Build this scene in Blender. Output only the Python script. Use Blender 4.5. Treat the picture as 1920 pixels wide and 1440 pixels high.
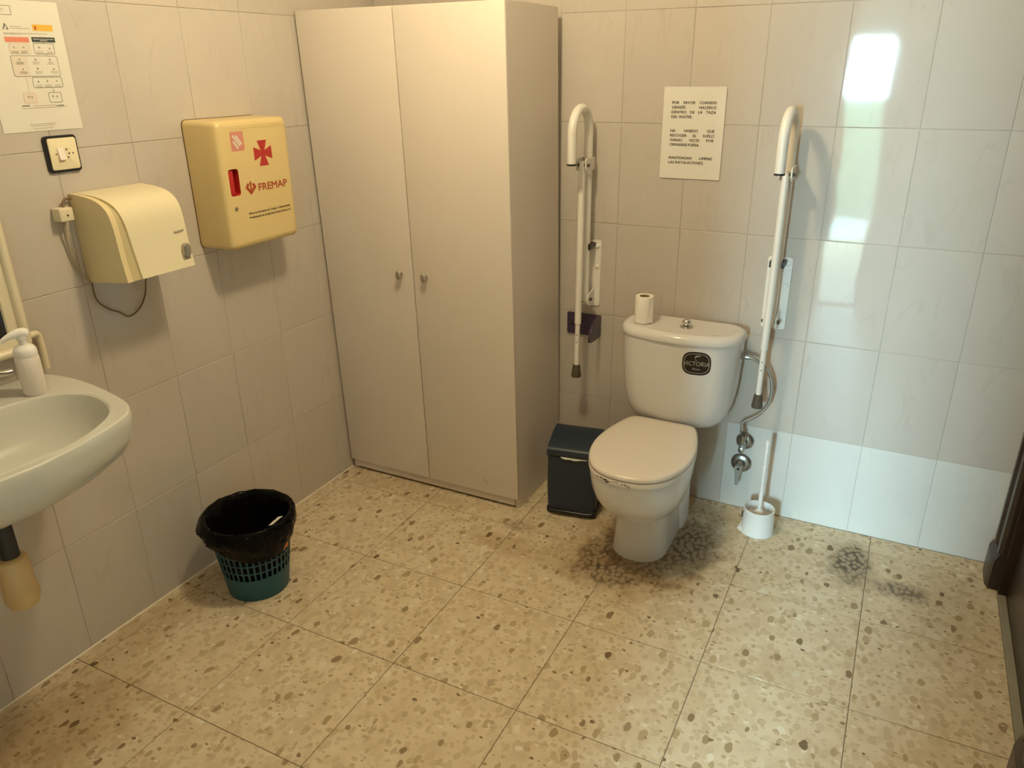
import bpy, bmesh, math, random
from mathutils import Vector, Matrix, noise

for o in list(bpy.data.objects):
    bpy.data.objects.remove(o, do_unlink=True)
SC = bpy.context.scene
COL = SC.collection
random.seed(7)

# ------------------------------------------------------------------ camera
cam = bpy.data.cameras.new('camera')
cam.sensor_fit = 'HORIZONTAL'
cam.sensor_width = 36.0
cam.lens = 36.0 * 1434.0 / 1920.0
cam.clip_start = 0.02
camo = bpy.data.objects.new('camera', cam)
COL.objects.link(camo)
RX = Vector((0.891925, 0.452044, -0.011226))
DN = Vector((0.163295, -0.345149, -0.924233))
FW = Vector((-0.421669, 0.822514, -0.381663))
CP = Vector((1.97578, -2.70668, 1.60182))
M4 = Matrix.Identity(4)
for i in range(3):
    M4[i][0] = RX[i]
    M4[i][1] = -DN[i]
    M4[i][2] = -FW[i]
    M4[i][3] = CP[i]
camo.matrix_world = M4
SC.camera = camo

# ------------------------------------------------------------------ sky, exposure
SKY_COL = (0.55, 0.86, 1.0)
SKY_STR = 170.0
LAMP_COL = (1.0, 0.815, 0.50)
LAMP_STR = 26.0
world = bpy.data.worlds.new('sky')
SC.world = world
world.use_nodes = True
wbg = world.node_tree.nodes['Background']
wbg.inputs[0].default_value = (*SKY_COL, 1)
wbg.inputs[1].default_value = SKY_STR
SC.view_settings.view_transform = 'Standard'
SC.view_settings.look = 'None'
SC.view_settings.exposure = 0.76
SC.view_settings.gamma = 1.0
SC.cycles.max_bounces = 5
SC.cycles.diffuse_bounces = 4
SC.cycles.glossy_bounces = 3
SC.cycles.adaptive_threshold = 0.045
SC.view_settings.use_curve_mapping = False

# the hall window guides sky light into the rooms (portal = sampling only)
pl = bpy.data.lights.new('window_portal', 'AREA')
pl.shape = 'RECTANGLE'
pl.size = 0.60
pl.size_y = 1.92
pl.cycles.is_portal = True
plo = bpy.data.objects.new('window_portal', pl)
plo.location = (1.40, -5.49, 0.93)
plo.rotation_euler = (math.radians(90), 0, 0)
COL.objects.link(plo)


# ------------------------------------------------------------------ materials
def new_mat(name):
    m = bpy.data.materials.new(name)
    m.use_nodes = True
    nt = m.node_tree
    b = nt.nodes['Principled BSDF']
    return m, nt, b


def N(nt, t, **kw):
    n = nt.nodes.new(t)
    for k, v in kw.items():
        setattr(n, k, v)
    return n


def mat(name, col, rough=0.45, metal=0.0, var=0.05, vscale=9.0, bump=0.0, bscale=120.0,
        spec=0.5, coat=0.0, trans=0.0, emit=None, sss=0.0):
    m, nt, b = new_mat(name)
    L = nt.links
    tc = N(nt, 'ShaderNodeTexCoord')
    nz = N(nt, 'ShaderNodeTexNoise')
    nz.inputs['Scale'].default_value = vscale
    nz.inputs['Detail'].default_value = 4
    L.new(tc.outputs['Object'], nz.inputs['Vector'])
    mx = N(nt, 'ShaderNodeMix', data_type='RGBA')
    mx.inputs['A'].default_value = (*[max(0, c * (1 - var)) for c in col], 1)
    mx.inputs['B'].default_value = (*[min(1, c * (1 + var)) for c in col], 1)
    L.new(nz.outputs['Fac'], mx.inputs['Factor'])
    L.new(mx.outputs['Result'], b.inputs['Base Color'])
    b.inputs['Roughness'].default_value = rough
    b.inputs['Metallic'].default_value = metal
    b.inputs['Specular IOR Level'].default_value = spec
    b.inputs['Coat Weight'].default_value = coat
    b.inputs['Transmission Weight'].default_value = trans
    if sss:
        b.inputs['Subsurface Weight'].default_value = sss
        b.inputs['Subsurface Scale'].default_value = 0.01
    if bump > 0:
        n2 = N(nt, 'ShaderNodeTexNoise')
        n2.inputs['Scale'].default_value = bscale
        n2.inputs['Detail'].default_value = 3
        L.new(tc.outputs['Object'], n2.inputs['Vector'])
        bp = N(nt, 'ShaderNodeBump')
        bp.inputs['Strength'].default_value = bump
        bp.inputs['Distance'].default_value = 0.002
        L.new(n2.outputs['Fac'], bp.inputs['Height'])
        L.new(bp.outputs['Normal'], b.inputs['Normal'])
    if emit:
        b.inputs['Emission Color'].default_value = (*emit[0], 1)
        b.inputs['Emission Strength'].default_value = emit[1]
    return m


def rand_coords(nt, k=(31.7, 17.3, 53.1)):
    """object coordinates shifted by a random amount for each object"""
    L = nt.links
    tc = N(nt, 'ShaderNodeTexCoord')
    oi = N(nt, 'ShaderNodeObjectInfo')
    cx = N(nt, 'ShaderNodeCombineXYZ')
    for i in range(3):
        mu = N(nt, 'ShaderNodeMath', operation='MULTIPLY')
        mu.inputs[1].default_value = k[i]
        L.new(oi.outputs['Random'], mu.inputs[0])
        L.new(mu.outputs[0], cx.inputs[i])
    ad = N(nt, 'ShaderNodeVectorMath', operation='ADD')
    L.new(tc.outputs['Object'], ad.inputs[0])
    L.new(cx.outputs[0], ad.inputs[1])
    return ad.outputs[0], oi


def ramp(nt, src, stops, interp='LINEAR'):
    r = N(nt, 'ShaderNodeValToRGB')
    cr = r.color_ramp
    cr.interpolation = interp
    while len(cr.elements) > 1:
        cr.elements.remove(cr.elements[-1])
    cr.elements[0].position = stops[0][0]
    c = stops[0][1]
    cr.elements[0].color = (*c, 1) if len(c) == 3 else c
    for p, c in stops[1:]:
        e = cr.elements.new(p)
        e.color = (*c, 1) if len(c) == 3 else c
    nt.links.new(src, r.inputs[0])
    return r.outputs[0]


def tile_material(name, base, vein, rough, wav, vein_amt=0.55):
    m, nt, b = new_mat(name)
    L = nt.links
    co, oi = rand_coords(nt)
    mp = N(nt, 'ShaderNodeMapping')
    mp.inputs['Rotation'].default_value = (0.0, math.radians(-24), math.radians(18))
    mp.inputs['Scale'].default_value = (13, 13, 3.2)
    L.new(co, mp.inputs['Vector'])
    n1 = N(nt, 'ShaderNodeTexNoise')
    n1.inputs['Scale'].default_value = 1.0
    n1.inputs['Detail'].default_value = 3
    n1.inputs['Distortion'].default_value = 0.5
    L.new(mp.outputs[0], n1.inputs['Vector'])
    v1 = ramp(nt, n1.outputs['Fac'], [(0.47, (0, 0, 0)), (0.505, (1, 1, 1)), (0.54, (0, 0, 0))])
    n2 = N(nt, 'ShaderNodeTexNoise')
    n2.inputs['Scale'].default_value = 9.0
    n2.inputs['Detail'].default_value = 2
    L.new(co, n2.inputs['Vector'])
    v2 = ramp(nt, n2.outputs['Fac'], [(0.48, (0, 0, 0)), (0.66, (1, 1, 1))])
    mu = N(nt, 'ShaderNodeMath', operation='MULTIPLY')
    L.new(v1, mu.inputs[0])
    L.new(v2, mu.inputs[1])
    mu2 = N(nt, 'ShaderNodeMath', operation='MULTIPLY')
    mu2.inputs[1].default_value = vein_amt
    L.new(mu.outputs[0], mu2.inputs[0])
    c0 = N(nt, 'ShaderNodeMix', data_type='RGBA')
    c0.inputs['A'].default_value = (*[c * 0.965 for c in base], 1)
    c0.inputs['B'].default_value = (*[c * 1.03 for c in base], 1)
    L.new(n2.outputs['Fac'], c0.inputs['Factor'])
    c1 = N(nt, 'ShaderNodeMix', data_type='RGBA')
    L.new(mu2.outputs[0], c1.inputs['Factor'])
    L.new(c0.outputs['Result'], c1.inputs['A'])
    c1.inputs['B'].default_value = (*vein, 1)
    # small tile to tile tone difference
    hs = N(nt, 'ShaderNodeHueSaturation')
    mr = N(nt, 'ShaderNodeMapRange')
    mr.inputs['To Min'].default_value = 0.975
    mr.inputs['To Max'].default_value = 1.02
    L.new(oi.outputs['Random'], mr.inputs['Value'])
    L.new(mr.outputs[0], hs.inputs['Value'])
    L.new(c1.outputs['Result'], hs.inputs['Color'])
    L.new(hs.outputs[0], b.inputs['Base Color'])
    b.inputs['Roughness'].default_value = rough
    b.inputs['Specular IOR Level'].default_value = 0.5
    n4 = N(nt, 'ShaderNodeTexNoise')
    n4.inputs['Scale'].default_value = 11.0
    n4.inputs['Detail'].default_value = 0
    L.new(co, n4.inputs['Vector'])
    bp = N(nt, 'ShaderNodeBump')
    bp.inputs['Strength'].default_value = wav
    bp.inputs['Distance'].default_value = 0.01
    L.new(n4.outputs['Fac'], bp.inputs['Height'])
    L.new(bp.outputs['Normal'], b.inputs['Normal'])
    return m


def floor_material():
    m, nt, b = new_mat('terrazzo')
    L = nt.links
    co, oi = rand_coords(nt, (13.7, 29.9, 0.0))
    # irregular outlines
    nd = N(nt, 'ShaderNodeTexNoise')
    nd.inputs['Scale'].default_value = 55
    nd.inputs['Detail'].default_value = 2
    L.new(co, nd.inputs['Vector'])
    sb = N(nt, 'ShaderNodeVectorMath', operation='SUBTRACT')
    sb.inputs[1].default_value = (0.5, 0.5, 0.5)
    L.new(nd.outputs['Color'], sb.inputs[0])
    sc = N(nt, 'ShaderNodeVectorMath', operation='SCALE')
    sc.inputs['Scale'].default_value = 0.011
    L.new(sb.outputs[0], sc.inputs[0])
    ad = N(nt, 'ShaderNodeVectorMath', operation='ADD')
    L.new(co, ad.inputs[0])
    L.new(sc.outputs[0], ad.inputs[1])
    cd = ad.outputs[0]

    def vor(scale, feature, squash=(1, 1, 1), rot=0.0):
        mp = N(nt, 'ShaderNodeMapping')
        mp.inputs['Scale'].default_value = squash
        mp.inputs['Rotation'].default_value = (0, 0, rot)
        L.new(cd, mp.inputs['Vector'])
        v = N(nt, 'ShaderNodeTexVoronoi', voronoi_dimensions='2D', feature=feature)
        v.inputs['Scale'].default_value = scale
        L.new(mp.outputs[0], v.inputs['Vector'])
        return v

    base = N(nt, 'ShaderNodeTexNoise')
    base.inputs['Scale'].default_value = 14
    base.inputs['Detail'].default_value = 3
    L.new(co, base.inputs['Vector'])
    cur = ramp(nt, base.outputs['Fac'], [(0.3, (0.610, 0.500, 0.330)), (0.5, (0.675, 0.570, 0.392)), (0.72, (0.720, 0.630, 0.460))])

    def layer(cur, scale, squash, rot, lo, hi, r0, r1, stops, soft=0.05):
        f = vor(scale, 'F1', squash, rot)
        sep = N(nt, 'ShaderNodeSeparateColor')
        L.new(f.outputs['Color'], sep.inputs[0])
        pick = N(nt, 'ShaderNodeMapRange', interpolation_type='SMOOTHSTEP')
        pick.inputs['From Min'].default_value = lo
        pick.inputs['From Max'].default_value = hi
        L.new(sep.outputs[0], pick.inputs['Value'])
        # stones differ in size
        rad = N(nt, 'ShaderNodeMath', operation='MULTIPLY_ADD')
        rad.inputs[1].default_value = r1 - r0
        rad.inputs[2].default_value = r0
        L.new(sep.outputs[2], rad.inputs[0])
        rad2 = N(nt, 'ShaderNodeMath', operation='SUBTRACT')
        rad2.inputs[1].default_value = soft
        L.new(rad.outputs[0], rad2.inputs[0])
        ed = N(nt, 'ShaderNodeMapRange', interpolation_type='SMOOTHSTEP')
        L.new(f.outputs['Distance'], ed.inputs['Value'])
        L.new(rad.outputs[0], ed.inputs['From Min'])
        L.new(rad2.outputs[0], ed.inputs['From Max'])
        mk = N(nt, 'ShaderNodeMath', operation='MULTIPLY')
        L.new(pick.outputs[0], mk.inputs[0])
        L.new(ed.outputs[0], mk.inputs[1])
        colr = ramp(nt, sep.outputs[1], stops)
        mx = N(nt, 'ShaderNodeMix', data_type='RGBA')
        L.new(mk.outputs[0], mx.inputs['Factor'])
        L.new(cur, mx.inputs['A'])
        L.new(colr, mx.inputs['B'])
        return mx.outputs['Result']

    pale = [(0.0, (0.48, 0.37, 0.225)), (0.25, (0.60, 0.495, 0.325)), (0.6, (0.56, 0.45, 0.285)), (0.88, (0.63, 0.525, 0.355)), (0.98, (0.76, 0.69, 0.54))]
    dark = [(0.0, (0.18, 0.125, 0.065)), (0.2, (0.30, 0.22, 0.12)), (0.5, (0.43, 0.33, 0.185)), (0.9, (0.48, 0.38, 0.22)), (0.97, (0.74, 0.68, 0.52))]
    cur = layer(cur, 42, (1, 0.68, 1), 0.5, 0.18, 0.40, 0.20, 0.50, pale, 0.06)
    cur = layer(cur, 60, (0.70, 1, 1), -0.4, 0.45, 0.60, 0.20, 0.48, pale, 0.06)
    cur = layer(cur, 38, (1, 0.60, 1), 1.1, 0.86, 0.89, 0.20, 0.48, dark)
    cur = layer(cur, 74, (0.7, 1, 1), 0.2, 0.92, 0.94, 0.18, 0.42, dark)
    # --- wear: dirt soaked into the joints between the chips, in patches
    geo = N(nt, 'ShaderNodeNewGeometry')
    wn = N(nt, 'ShaderNodeTexNoise')
    wn.inputs['Scale'].default_value = 16
    wn.inputs['Detail'].default_value = 3
    L.new(geo.outputs['Position'], wn.inputs['Vector'])

    def blobs(lst):
        out = None
        for (x, y, rx, ry, s) in lst:
            su = N(nt, 'ShaderNodeVectorMath', operation='SUBTRACT')
            su.inputs[1].default_value = (x, y, 0)
            L.new(geo.outputs['Position'], su.inputs[0])
            dv = N(nt, 'ShaderNodeVectorMath', operation='DIVIDE')
            dv.inputs[1].default_value = (rx, ry, 1)
            L.new(su.outputs[0], dv.inputs[0])
            ln = N(nt, 'ShaderNodeVectorMath', operation='LENGTH')
            L.new(dv.outputs[0], ln.inputs[0])
            wa = N(nt, 'ShaderNodeMath', operation='MULTIPLY_ADD')
            wa.inputs[1].default_value = 1.1
            L.new(wn.outputs['Fac'], wa.inputs[0])
            L.new(ln.outputs['Value'], wa.inputs[2])
            mr = N(nt, 'ShaderNodeMapRange', interpolation_type='SMOOTHSTEP')
            mr.inputs['From Min'].default_value = 1.75
            mr.inputs['From Max'].default_value = 0.85
            mr.inputs['To Min'].default_value = 0.0
            mr.inputs['To Max'].default_value = s
            L.new(wa.outputs[0], mr.inputs['Value'])
            if out is None:
                out = mr.outputs[0]
            else:
                mxx = N(nt, 'ShaderNodeMath', operation='MAXIMUM')
                L.new(out, mxx.inputs[0])
                L.new(mr.outputs[0], mxx.inputs[1])
                out = mxx.outputs[0]
        return out

    brown = blobs([(0.88, -0.62, 0.16, 0.07, 0.55), (1.12, -0.62, 0.16, 0.12, 0.5), (0.20, -1.90, 0.2, 0.3, 0.75),
                   (0.08, -1.55, 0.1, 0.35, 0.5), (2.3, -0.35, 0.14, 0.3, 0.45), (1.34, -0.46, 0.30, 0.32, 0.85),
                   (0.06, -1.2, 0.06, 0.4, 0.3), (0.35, -0.45, 0.4, 0.09, 0.35), (1.86, -0.84, 0.06, 0.09, 0.35), (1.5, -0.1, 0.3, 0.07, 0.45)])
    mb = N(nt, 'ShaderNodeMix', data_type='RGBA', blend_type='MULTIPLY')
    L.new(brown, mb.inputs['Factor'])
    L.new(cur, mb.inputs['A'])
    mb.inputs['B'].default_value = (0.66, 0.56, 0.42, 1)
    cur = mb.outputs['Result']
    dirt = blobs([(1.47, -0.36, 0.13, 0.22, 0.95), (1.22, -0.56, 0.10, 0.13, 0.9), (1.36, -0.58, 0.16, 0.09, 0.8), (2.0, -0.22, 0.10, 0.16, 0.5)])
    md_ = N(nt, 'ShaderNodeMix', data_type='RGBA', blend_type='MULTIPLY')
    L.new(dirt, md_.inputs['Factor'])
    L.new(cur, md_.inputs['A'])
    md_.inputs['B'].default_value = (0.50, 0.40, 0.28, 1)
    cur = md_.outputs['Result']
    st = blobs([(1.27, -0.63, 0.16, 0.09, 0.7), (1.20, -0.52, 0.07, 0.15, 0.65), (1.47, -0.34, 0.11, 0.22, 0.72),
                (1.38, -0.50, 0.14, 0.12, 0.6), (2.005, -0.20, 0.075, 0.15, 0.95), (2.17, -0.30, 0.10, 0.06, 0.8),
                (0.86, -0.50, 0.07, 0.05, 0.45)])
    ev = vor(62, 'F1', (1, 0.75, 1), 0.7)
    chip = N(nt, 'ShaderNodeMapRange', interpolation_type='SMOOTHSTEP')
    chip.inputs['From Min'].default_value = 0.62
    chip.inputs['From Max'].default_value = 0.30
    L.new(ev.outputs['Distance'], chip.inputs['Value'])
    dk = N(nt, 'ShaderNodeMix', data_type='RGBA')
    dk.inputs['A'].default_value = (0.092, 0.070, 0.043, 1)
    dk.inputs['B'].default_value = (0.36, 0.285, 0.185, 1)
    L.new(chip.outputs[0], dk.inputs['Factor'])
    ms = N(nt, 'ShaderNodeMix', data_type='RGBA')
    L.new(st, ms.inputs['Factor'])
    L.new(cur, ms.inputs['A'])
    L.new(dk.outputs['Result'], ms.inputs['B'])
    cur = ms.outputs['Result']
    L.new(cur, b.inputs['Base Color'])
    rr = N(nt, 'ShaderNodeMapRange')
    rr.inputs['To Min'].default_value = 0.34
    rr.inputs['To Max'].default_value = 0.62
    L.new(base.outputs['Fac'], rr.inputs['Value'])
    L.new(rr.outputs[0], b.inputs['Roughness'])
    b.inputs['Specular IOR Level'].default_value = 0.35
    return m


MT = {}
MT['tile'] = tile_material('wall_tile_glaze', (0.565, 0.512, 0.452), (0.43, 0.375, 0.32), 0.045, 0.022, 0.30)
MT['tile_white'] = tile_material('wall_tile_glaze_white', (0.68, 0.665, 0.62), (0.58, 0.56, 0.51), 0.2, 0.16, 0.3)
MT['grout'] = mat('wall_grout', (0.50, 0.45, 0.39), 0.8, var=0.15, vscale=30)
MT['terrazzo'] = floor_material()
MT['floor_grout'] = mat('floor_grout', (0.20, 0.155, 0.10), 0.85, var=0.3, vscale=12)
MT['plaster'] = mat('plaster', (0.60, 0.58, 0.54), 0.85, bump=0.2, bscale=60)
MT['ceramic'] = mat('white_ceramic', (0.72, 0.70, 0.675), 0.12, var=0.015, spec=0.5)
MT['ceramic_seat'] = mat('seat_plastic', (0.76, 0.70, 0.62), 0.22, var=0.015)
MT['ceramic_basin'] = mat('basin_ceramic', (0.62, 0.625, 0.575), 0.10, var=0.02)
MT['melamine'] = mat('white_melamine', (0.72, 0.645, 0.565), 0.38, var=0.02, vscale=3, bump=0.25, bscale=330)
MT['melamine_edge'] = mat('melamine_edge', (0.66, 0.58, 0.50), 0.5, var=0.04)
MT['dark_gap'] = mat('dark_gap', (0.05, 0.04, 0.03), 0.8)
MT['chrome'] = mat('chrome', (0.72, 0.72, 0.70), 0.12, 1.0, var=0.05, vscale=40)
MT['dull_chrome'] = mat('dull_chrome', (0.42, 0.43, 0.41), 0.30, 1.0, var=0.25, vscale=60)
MT['braid'] = mat('braided_steel', (0.50, 0.48, 0.43), 0.38, 0.9, var=0.3, vscale=200, bump=0.6, bscale=500)
MT['satin'] = mat('satin_metal', (0.50, 0.46, 0.40), 0.32, 0.9, var=0.1)
MT['white_paint'] = mat('white_enamel', (0.83, 0.80, 0.74), 0.28, var=0.02, bump=0.06, bscale=90)
MT['white_plastic'] = mat('white_plastic', (0.84, 0.84, 0.82), 0.35, var=0.02)
MT['bottle'] = mat('bottle_plastic', (0.86, 0.79, 0.73), 0.32, var=0.02)
MT['rubber'] = mat('grey_brown_rubber', (0.085, 0.070, 0.045), 0.7, var=0.1)
MT['black'] = mat('black_plastic', (0.012, 0.011, 0.012), 0.35, var=0.1)
MT['bag'] = mat('black_bag_film', (0.004, 0.004, 0.004), 0.15, var=0.1, bump=0.9, bscale=42, spec=0.09)
MT['teal'] = mat('teal_plastic', (0.009, 0.085, 0.115), 0.42, var=0.08)
MT['navy'] = mat('dark_blue_plastic', (0.016, 0.030, 0.050), 0.36, var=0.06)
MT['navy_dark'] = mat('near_black_plastic', (0.008, 0.009, 0.012), 0.3, var=0.1)
MT['purple'] = mat('smoked_purple_plastic', (0.055, 0.036, 0.075), 0.22, var=0.1)
MT['cream'] = mat('cream_plastic', (0.80, 0.715, 0.49), 0.30, var=0.02)
MT['cream_groove'] = mat('cream_groove_plastic', (0.56, 0.47, 0.26), 0.45, var=0.03)
MT['cream_side'] = mat('cream_side_plastic', (0.74, 0.62, 0.36), 0.38, var=0.02)
MT['yellow'] = mat('pale_yellow_plastic', (0.72, 0.555, 0.26), 0.32, var=0.02)
MT['yellow_line'] = mat('yellow_line', (0.55, 0.42, 0.16), 0.45)
MT['red'] = mat('red_print', (0.46, 0.028, 0.022), 0.45)
MT['red_deep'] = mat('red_plastic', (0.50, 0.018, 0.016), 0.35)
MT['pink'] = mat('faded_pink_print', (0.66, 0.27, 0.20), 0.5, var=0.12)
MT['maroon'] = mat('brown_red_print', (0.40, 0.055, 0.015), 0.45)
MT['ink'] = mat('black_ink', (0.055, 0.042, 0.030), 0.7)
MT['ink_soft'] = mat('grey_ink', (0.40, 0.35, 0.29), 0.7)
MT['ink_dark'] = mat('dark_slate_ink', (0.045, 0.060, 0.062), 0.7)
MT['paper'] = mat('paper', (0.76, 0.735, 0.675), 0.75, var=0.015, vscale=14)
MT['poster'] = mat('poster_paper', (0.74, 0.715, 0.64), 0.45, var=0.015)
MT['poster_red'] = mat('poster_salmon', (0.72, 0.23, 0.15), 0.6)
MT['poster_pink'] = mat('poster_pink_line', (0.78, 0.56, 0.47), 0.6)
MT['poster_pale'] = mat('poster_pale_pink', (0.72, 0.645, 0.55), 0.6)
MT['poster_yellow'] = mat('poster_yellow', (0.82, 0.46, 0.06), 0.6)
MT['poster_dark'] = mat('poster_outline', (0.13, 0.12, 0.10), 0.6)
MT['sticker'] = mat('dark_brown_sticker', (0.022, 0.013, 0.007), 0.45, spec=0.2)
MT['sticker_line'] = mat('sticker_silver', (0.42, 0.37, 0.29), 0.4)
MT['roll'] = mat('tissue', (0.88, 0.83, 0.76), 0.9, var=0.03, vscale=60, bump=0.3, bscale=200)
MT['card'] = mat('cardboard', (0.30, 0.20, 0.10), 0.9, var=0.1)
MT['wood'] = mat('dark_brown_wood', (0.030, 0.016, 0.010), 0.30, var=0.35, vscale=14)
MT['wood_edge'] = mat('brown_wood_edge', (0.16, 0.115, 0.08), 0.42, var=0.2, vscale=14)
MT['stone'] = mat('grey_threshold_stone', (0.30, 0.27, 0.20), 0.6, var=0.2)
MT['sealant'] = mat('white_sealant', (0.80, 0.74, 0.62), 0.5, var=0.06)
MT['pipe'] = mat('dark_pipe', (0.020, 0.022, 0.026), 0.4, var=0.2)
MT['trap'] = mat('aged_cream_plastic', (0.66, 0.47, 0.22), 0.45, var=0.18, vscale=18)
MT['frame'] = mat('cream_painted_frame', (0.76, 0.68, 0.50), 0.3, var=0.03)
MT['mirror'] = mat('mirror_glass', (0.86, 0.88, 0.86), 0.02, 1.0, var=0.0)
MT['wire'] = mat('brown_wire', (0.16, 0.10, 0.045), 0.5)
MT['wire_grey'] = mat('grey_cable', (0.36, 0.31, 0.22), 0.5)
MT['paving'] = mat('yard_paving', (0.10, 0.10, 0.095), 0.8, var=0.2)
MT['hedge'] = mat('added_hedge_leaves', (0.030, 0.050, 0.025), 0.8, var=0.5, vscale=25, bump=0.8, bscale=40)
MT['orange'] = mat('orange_print', (0.62, 0.18, 0.06), 0.5)


# ------------------------------------------------------------------ mesh helpers
class G:
    """collects vertices and faces (world coordinates)"""

    def __init__(s):
        s.v = []
        s.f = []

    def add(s, v, f):
        n = len(s.v)
        s.v += [Vector(p) for p in v]
        s.f += [tuple(i + n for i in q) for q in f]
        return s

    def box(s, a, b, ch=0.0):
        x0, x1 = sorted((a[0], b[0]))
        y0, y1 = sorted((a[1], b[1]))
        z0, z1 = sorted((a[2], b[2]))
        if ch <= 0:
            v = [(x0, y0, z0), (x1, y0, z0), (x1, y1, z0), (x0, y1, z0), (x0, y0, z1), (x1, y0, z1), (x1, y1, z1), (x0, y1, z1)]
            f = [(3, 2, 1, 0), (4, 5, 6, 7), (0, 1, 5, 4), (1, 2, 6, 5), (2, 3, 7, 6), (3, 0, 4, 7)]
            return s.add(v, f)
        bm = bmesh.new()
        bmesh.ops.create_cube(bm, size=1.0)
        for q in bm.verts:
            q.co = Vector(((x0 + x1) / 2 + q.co.x * (x1 - x0), (y0 + y1) / 2 + q.co.y * (y1 - y0), (z0 + z1) / 2 + q.co.z * (z1 - z0)))
        bmesh.ops.bevel(bm, geom=bm.edges[:], offset=ch, segments=3, profile=0.5, affect='EDGES')
        bm.verts.index_update()
        v = [q.co.copy() for q in bm.verts]
        f = [tuple(w.index for w in q.verts) for q in bm.faces]
        bm.free()
        return s.add(v, f)

    def loft(s, rings, cap0=True, cap1=True, closed=True):
        n = len(rings[0])
        v = [p for r in rings for p in r]
        f = []
        for k in range(len(rings) - 1):
            for i in range(n if closed else n - 1):
                j = (i + 1) % n
                f.append((k * n + i, k * n + j, (k + 1) * n + j, (k + 1) * n + i))
        if cap0:
            f.append(tuple(reversed(range(n))))
        if cap1:
            f.append(tuple(range((len(rings) - 1) * n, len(rings) * n)))
        return s.add(v, f)

    def tube(s, path, r, n=14, cap=True):
        path = [Vector(p) for p in path]
        rs = r if isinstance(r, (list, tuple)) else [r] * len(path)
        rings = []
        t0 = (path[1] - path[0]).normalized()
        u = t0.orthogonal().normalized()
        for i, p in enumerate(path):
            a = path[max(0, i - 1)]
            c = path[min(len(path) - 1, i + 1)]
            t = (c - a).normalized()
            u = (u - t * u.dot(t)).normalized()
            w = t.cross(u)
            rings.append([p + (u * math.cos(2 * math.pi * k / n) + w * math.sin(2 * math.pi * k / n)) * rs[i] for k in range(n)])
        return s.loft(rings, cap, cap)

    def lathe(s, prof, c, n=32, axis='z', cap0=True, cap1=True):
        """prof: (radius, height) pairs along the axis from c"""
        rings = []
        for r, h in prof:
            ring = []
            for k in range(n):
                a = 2 * math.pi * k / n
                x, y = r * math.cos(a), r * math.sin(a)
                if axis == 'z':
                    q = (c[0] + x, c[1] + y, c[2] + h)
                elif axis == 'y':          # height runs towards the room, -y
                    q = (c[0] + x, c[1] - h, c[2] + y)
                else:                      # height runs towards +x
                    q = (c[0] + h, c[1] + x, c[2] + y)
                ring.append(q)
            rings.append(ring)
        return s.loft(rings, cap0, cap1)

    def poly(s, pts):
        return s.add(pts, [tuple(range(len(pts)))])

    def slab(s, pts, d):
        """polygon pts extruded by vector d"""
        d = Vector(d)
        p = [Vector(q) for q in pts]
        n = len(p)
        v = p + [q + d for q in p]
        f = [tuple(range(n)), tuple(reversed(range(n, 2 * n)))]
        for i in range(n):
            j = (i + 1) % n
            f.append((i, i + n, j + n, j))
        return s.add(v, f)


ORG = {}


def obj(name, g, m, parent=None, smooth=None, loc=None):
    """one mesh object; geometry given in world coordinates"""
    if parent is not None:
        org = ORG[parent]
    elif loc is not None:
        org = Vector(loc)
    else:
        xs = [p.x for p in g.v]
        ys = [p.y for p in g.v]
        zs = [p.z for p in g.v]
        org = Vector(((min(xs) + max(xs)) / 2, (min(ys) + max(ys)) / 2, min(zs)))
    me = bpy.data.meshes.new(name)
    me.from_pydata([p - org for p in g.v], [], g.f)
    bm = bmesh.new()
    bm.from_mesh(me)
    bmesh.ops.recalc_face_normals(bm, faces=bm.faces[:])
    bm.to_mesh(me)
    bm.free()
    me.materials.append(MT[m] if isinstance(m, str) else m)
    if smooth is not None:
        me.shade_smooth()
        me.set_sharp_from_angle(angle=math.radians(smooth))
    o = bpy.data.objects.new(name, me)
    COL.objects.link(o)
    if parent is not None:
        o.parent = parent
    else:
        o.location = org
    ORG[o] = org
    return o


def tag(o, label, cat, group=None):
    o['label'] = label
    o['category'] = cat
    if group:
        o['group'] = group
    return o


def thing(name, loc, label, cat, group=None):
    o = bpy.data.objects.new(name, None)
    o.empty_display_size = 0.05
    o.location = loc
    COL.objects.link(o)
    ORG[o] = Vector(loc)
    return tag(o, label, cat, group)


def struct(name, g, m, label=None, smooth=None):
    o = obj(name, g, m, None, smooth)
    o['kind'] = 'structure'
    if label:
        o['label'] = label
    return o


def smooth_path(pts, k=8):
    P = [Vector(p) for p in pts]
    out = []
    for i in range(len(P) - 1):
        p0 = P[max(0, i - 1)]
        p1 = P[i]
        p2 = P[i + 1]
        p3 = P[min(len(P) - 1, i + 2)]
        for j in range(k):
            t = j / k
            out.append(0.5 * ((2 * p1) + (p2 - p0) * t + (2 * p0 - 5 * p1 + 4 * p2 - p3) * t * t + (3 * p1 - p0 - 3 * p2 + p3) * t ** 3))
    out.append(P[-1])
    return out


def rrect(cx, cy, hx, hy, r, n=6):
    """rounded rectangle, counter clockwise 2-D points"""
    out = []
    for (sx, sy, a0) in ((1, 1, 0), (-1, 1, 90), (-1, -1, 180), (1, -1, 270)):
        for k in range(n + 1):
            a = math.radians(a0 + 90 * k / n)
            out.append((cx + sx * (hx - r) + r * math.cos(a), cy + sy * (hy - r) + r * math.sin(a)))
    return out


def frame2d(outer, inner):
    """faces of a flat ring between two equally long outlines"""
    n = len(outer)
    v = list(outer) + list(inner)
    f = [(i, (i + 1) % n, n + (i + 1) % n, n + i) for i in range(n)]
    return v, f


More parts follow.
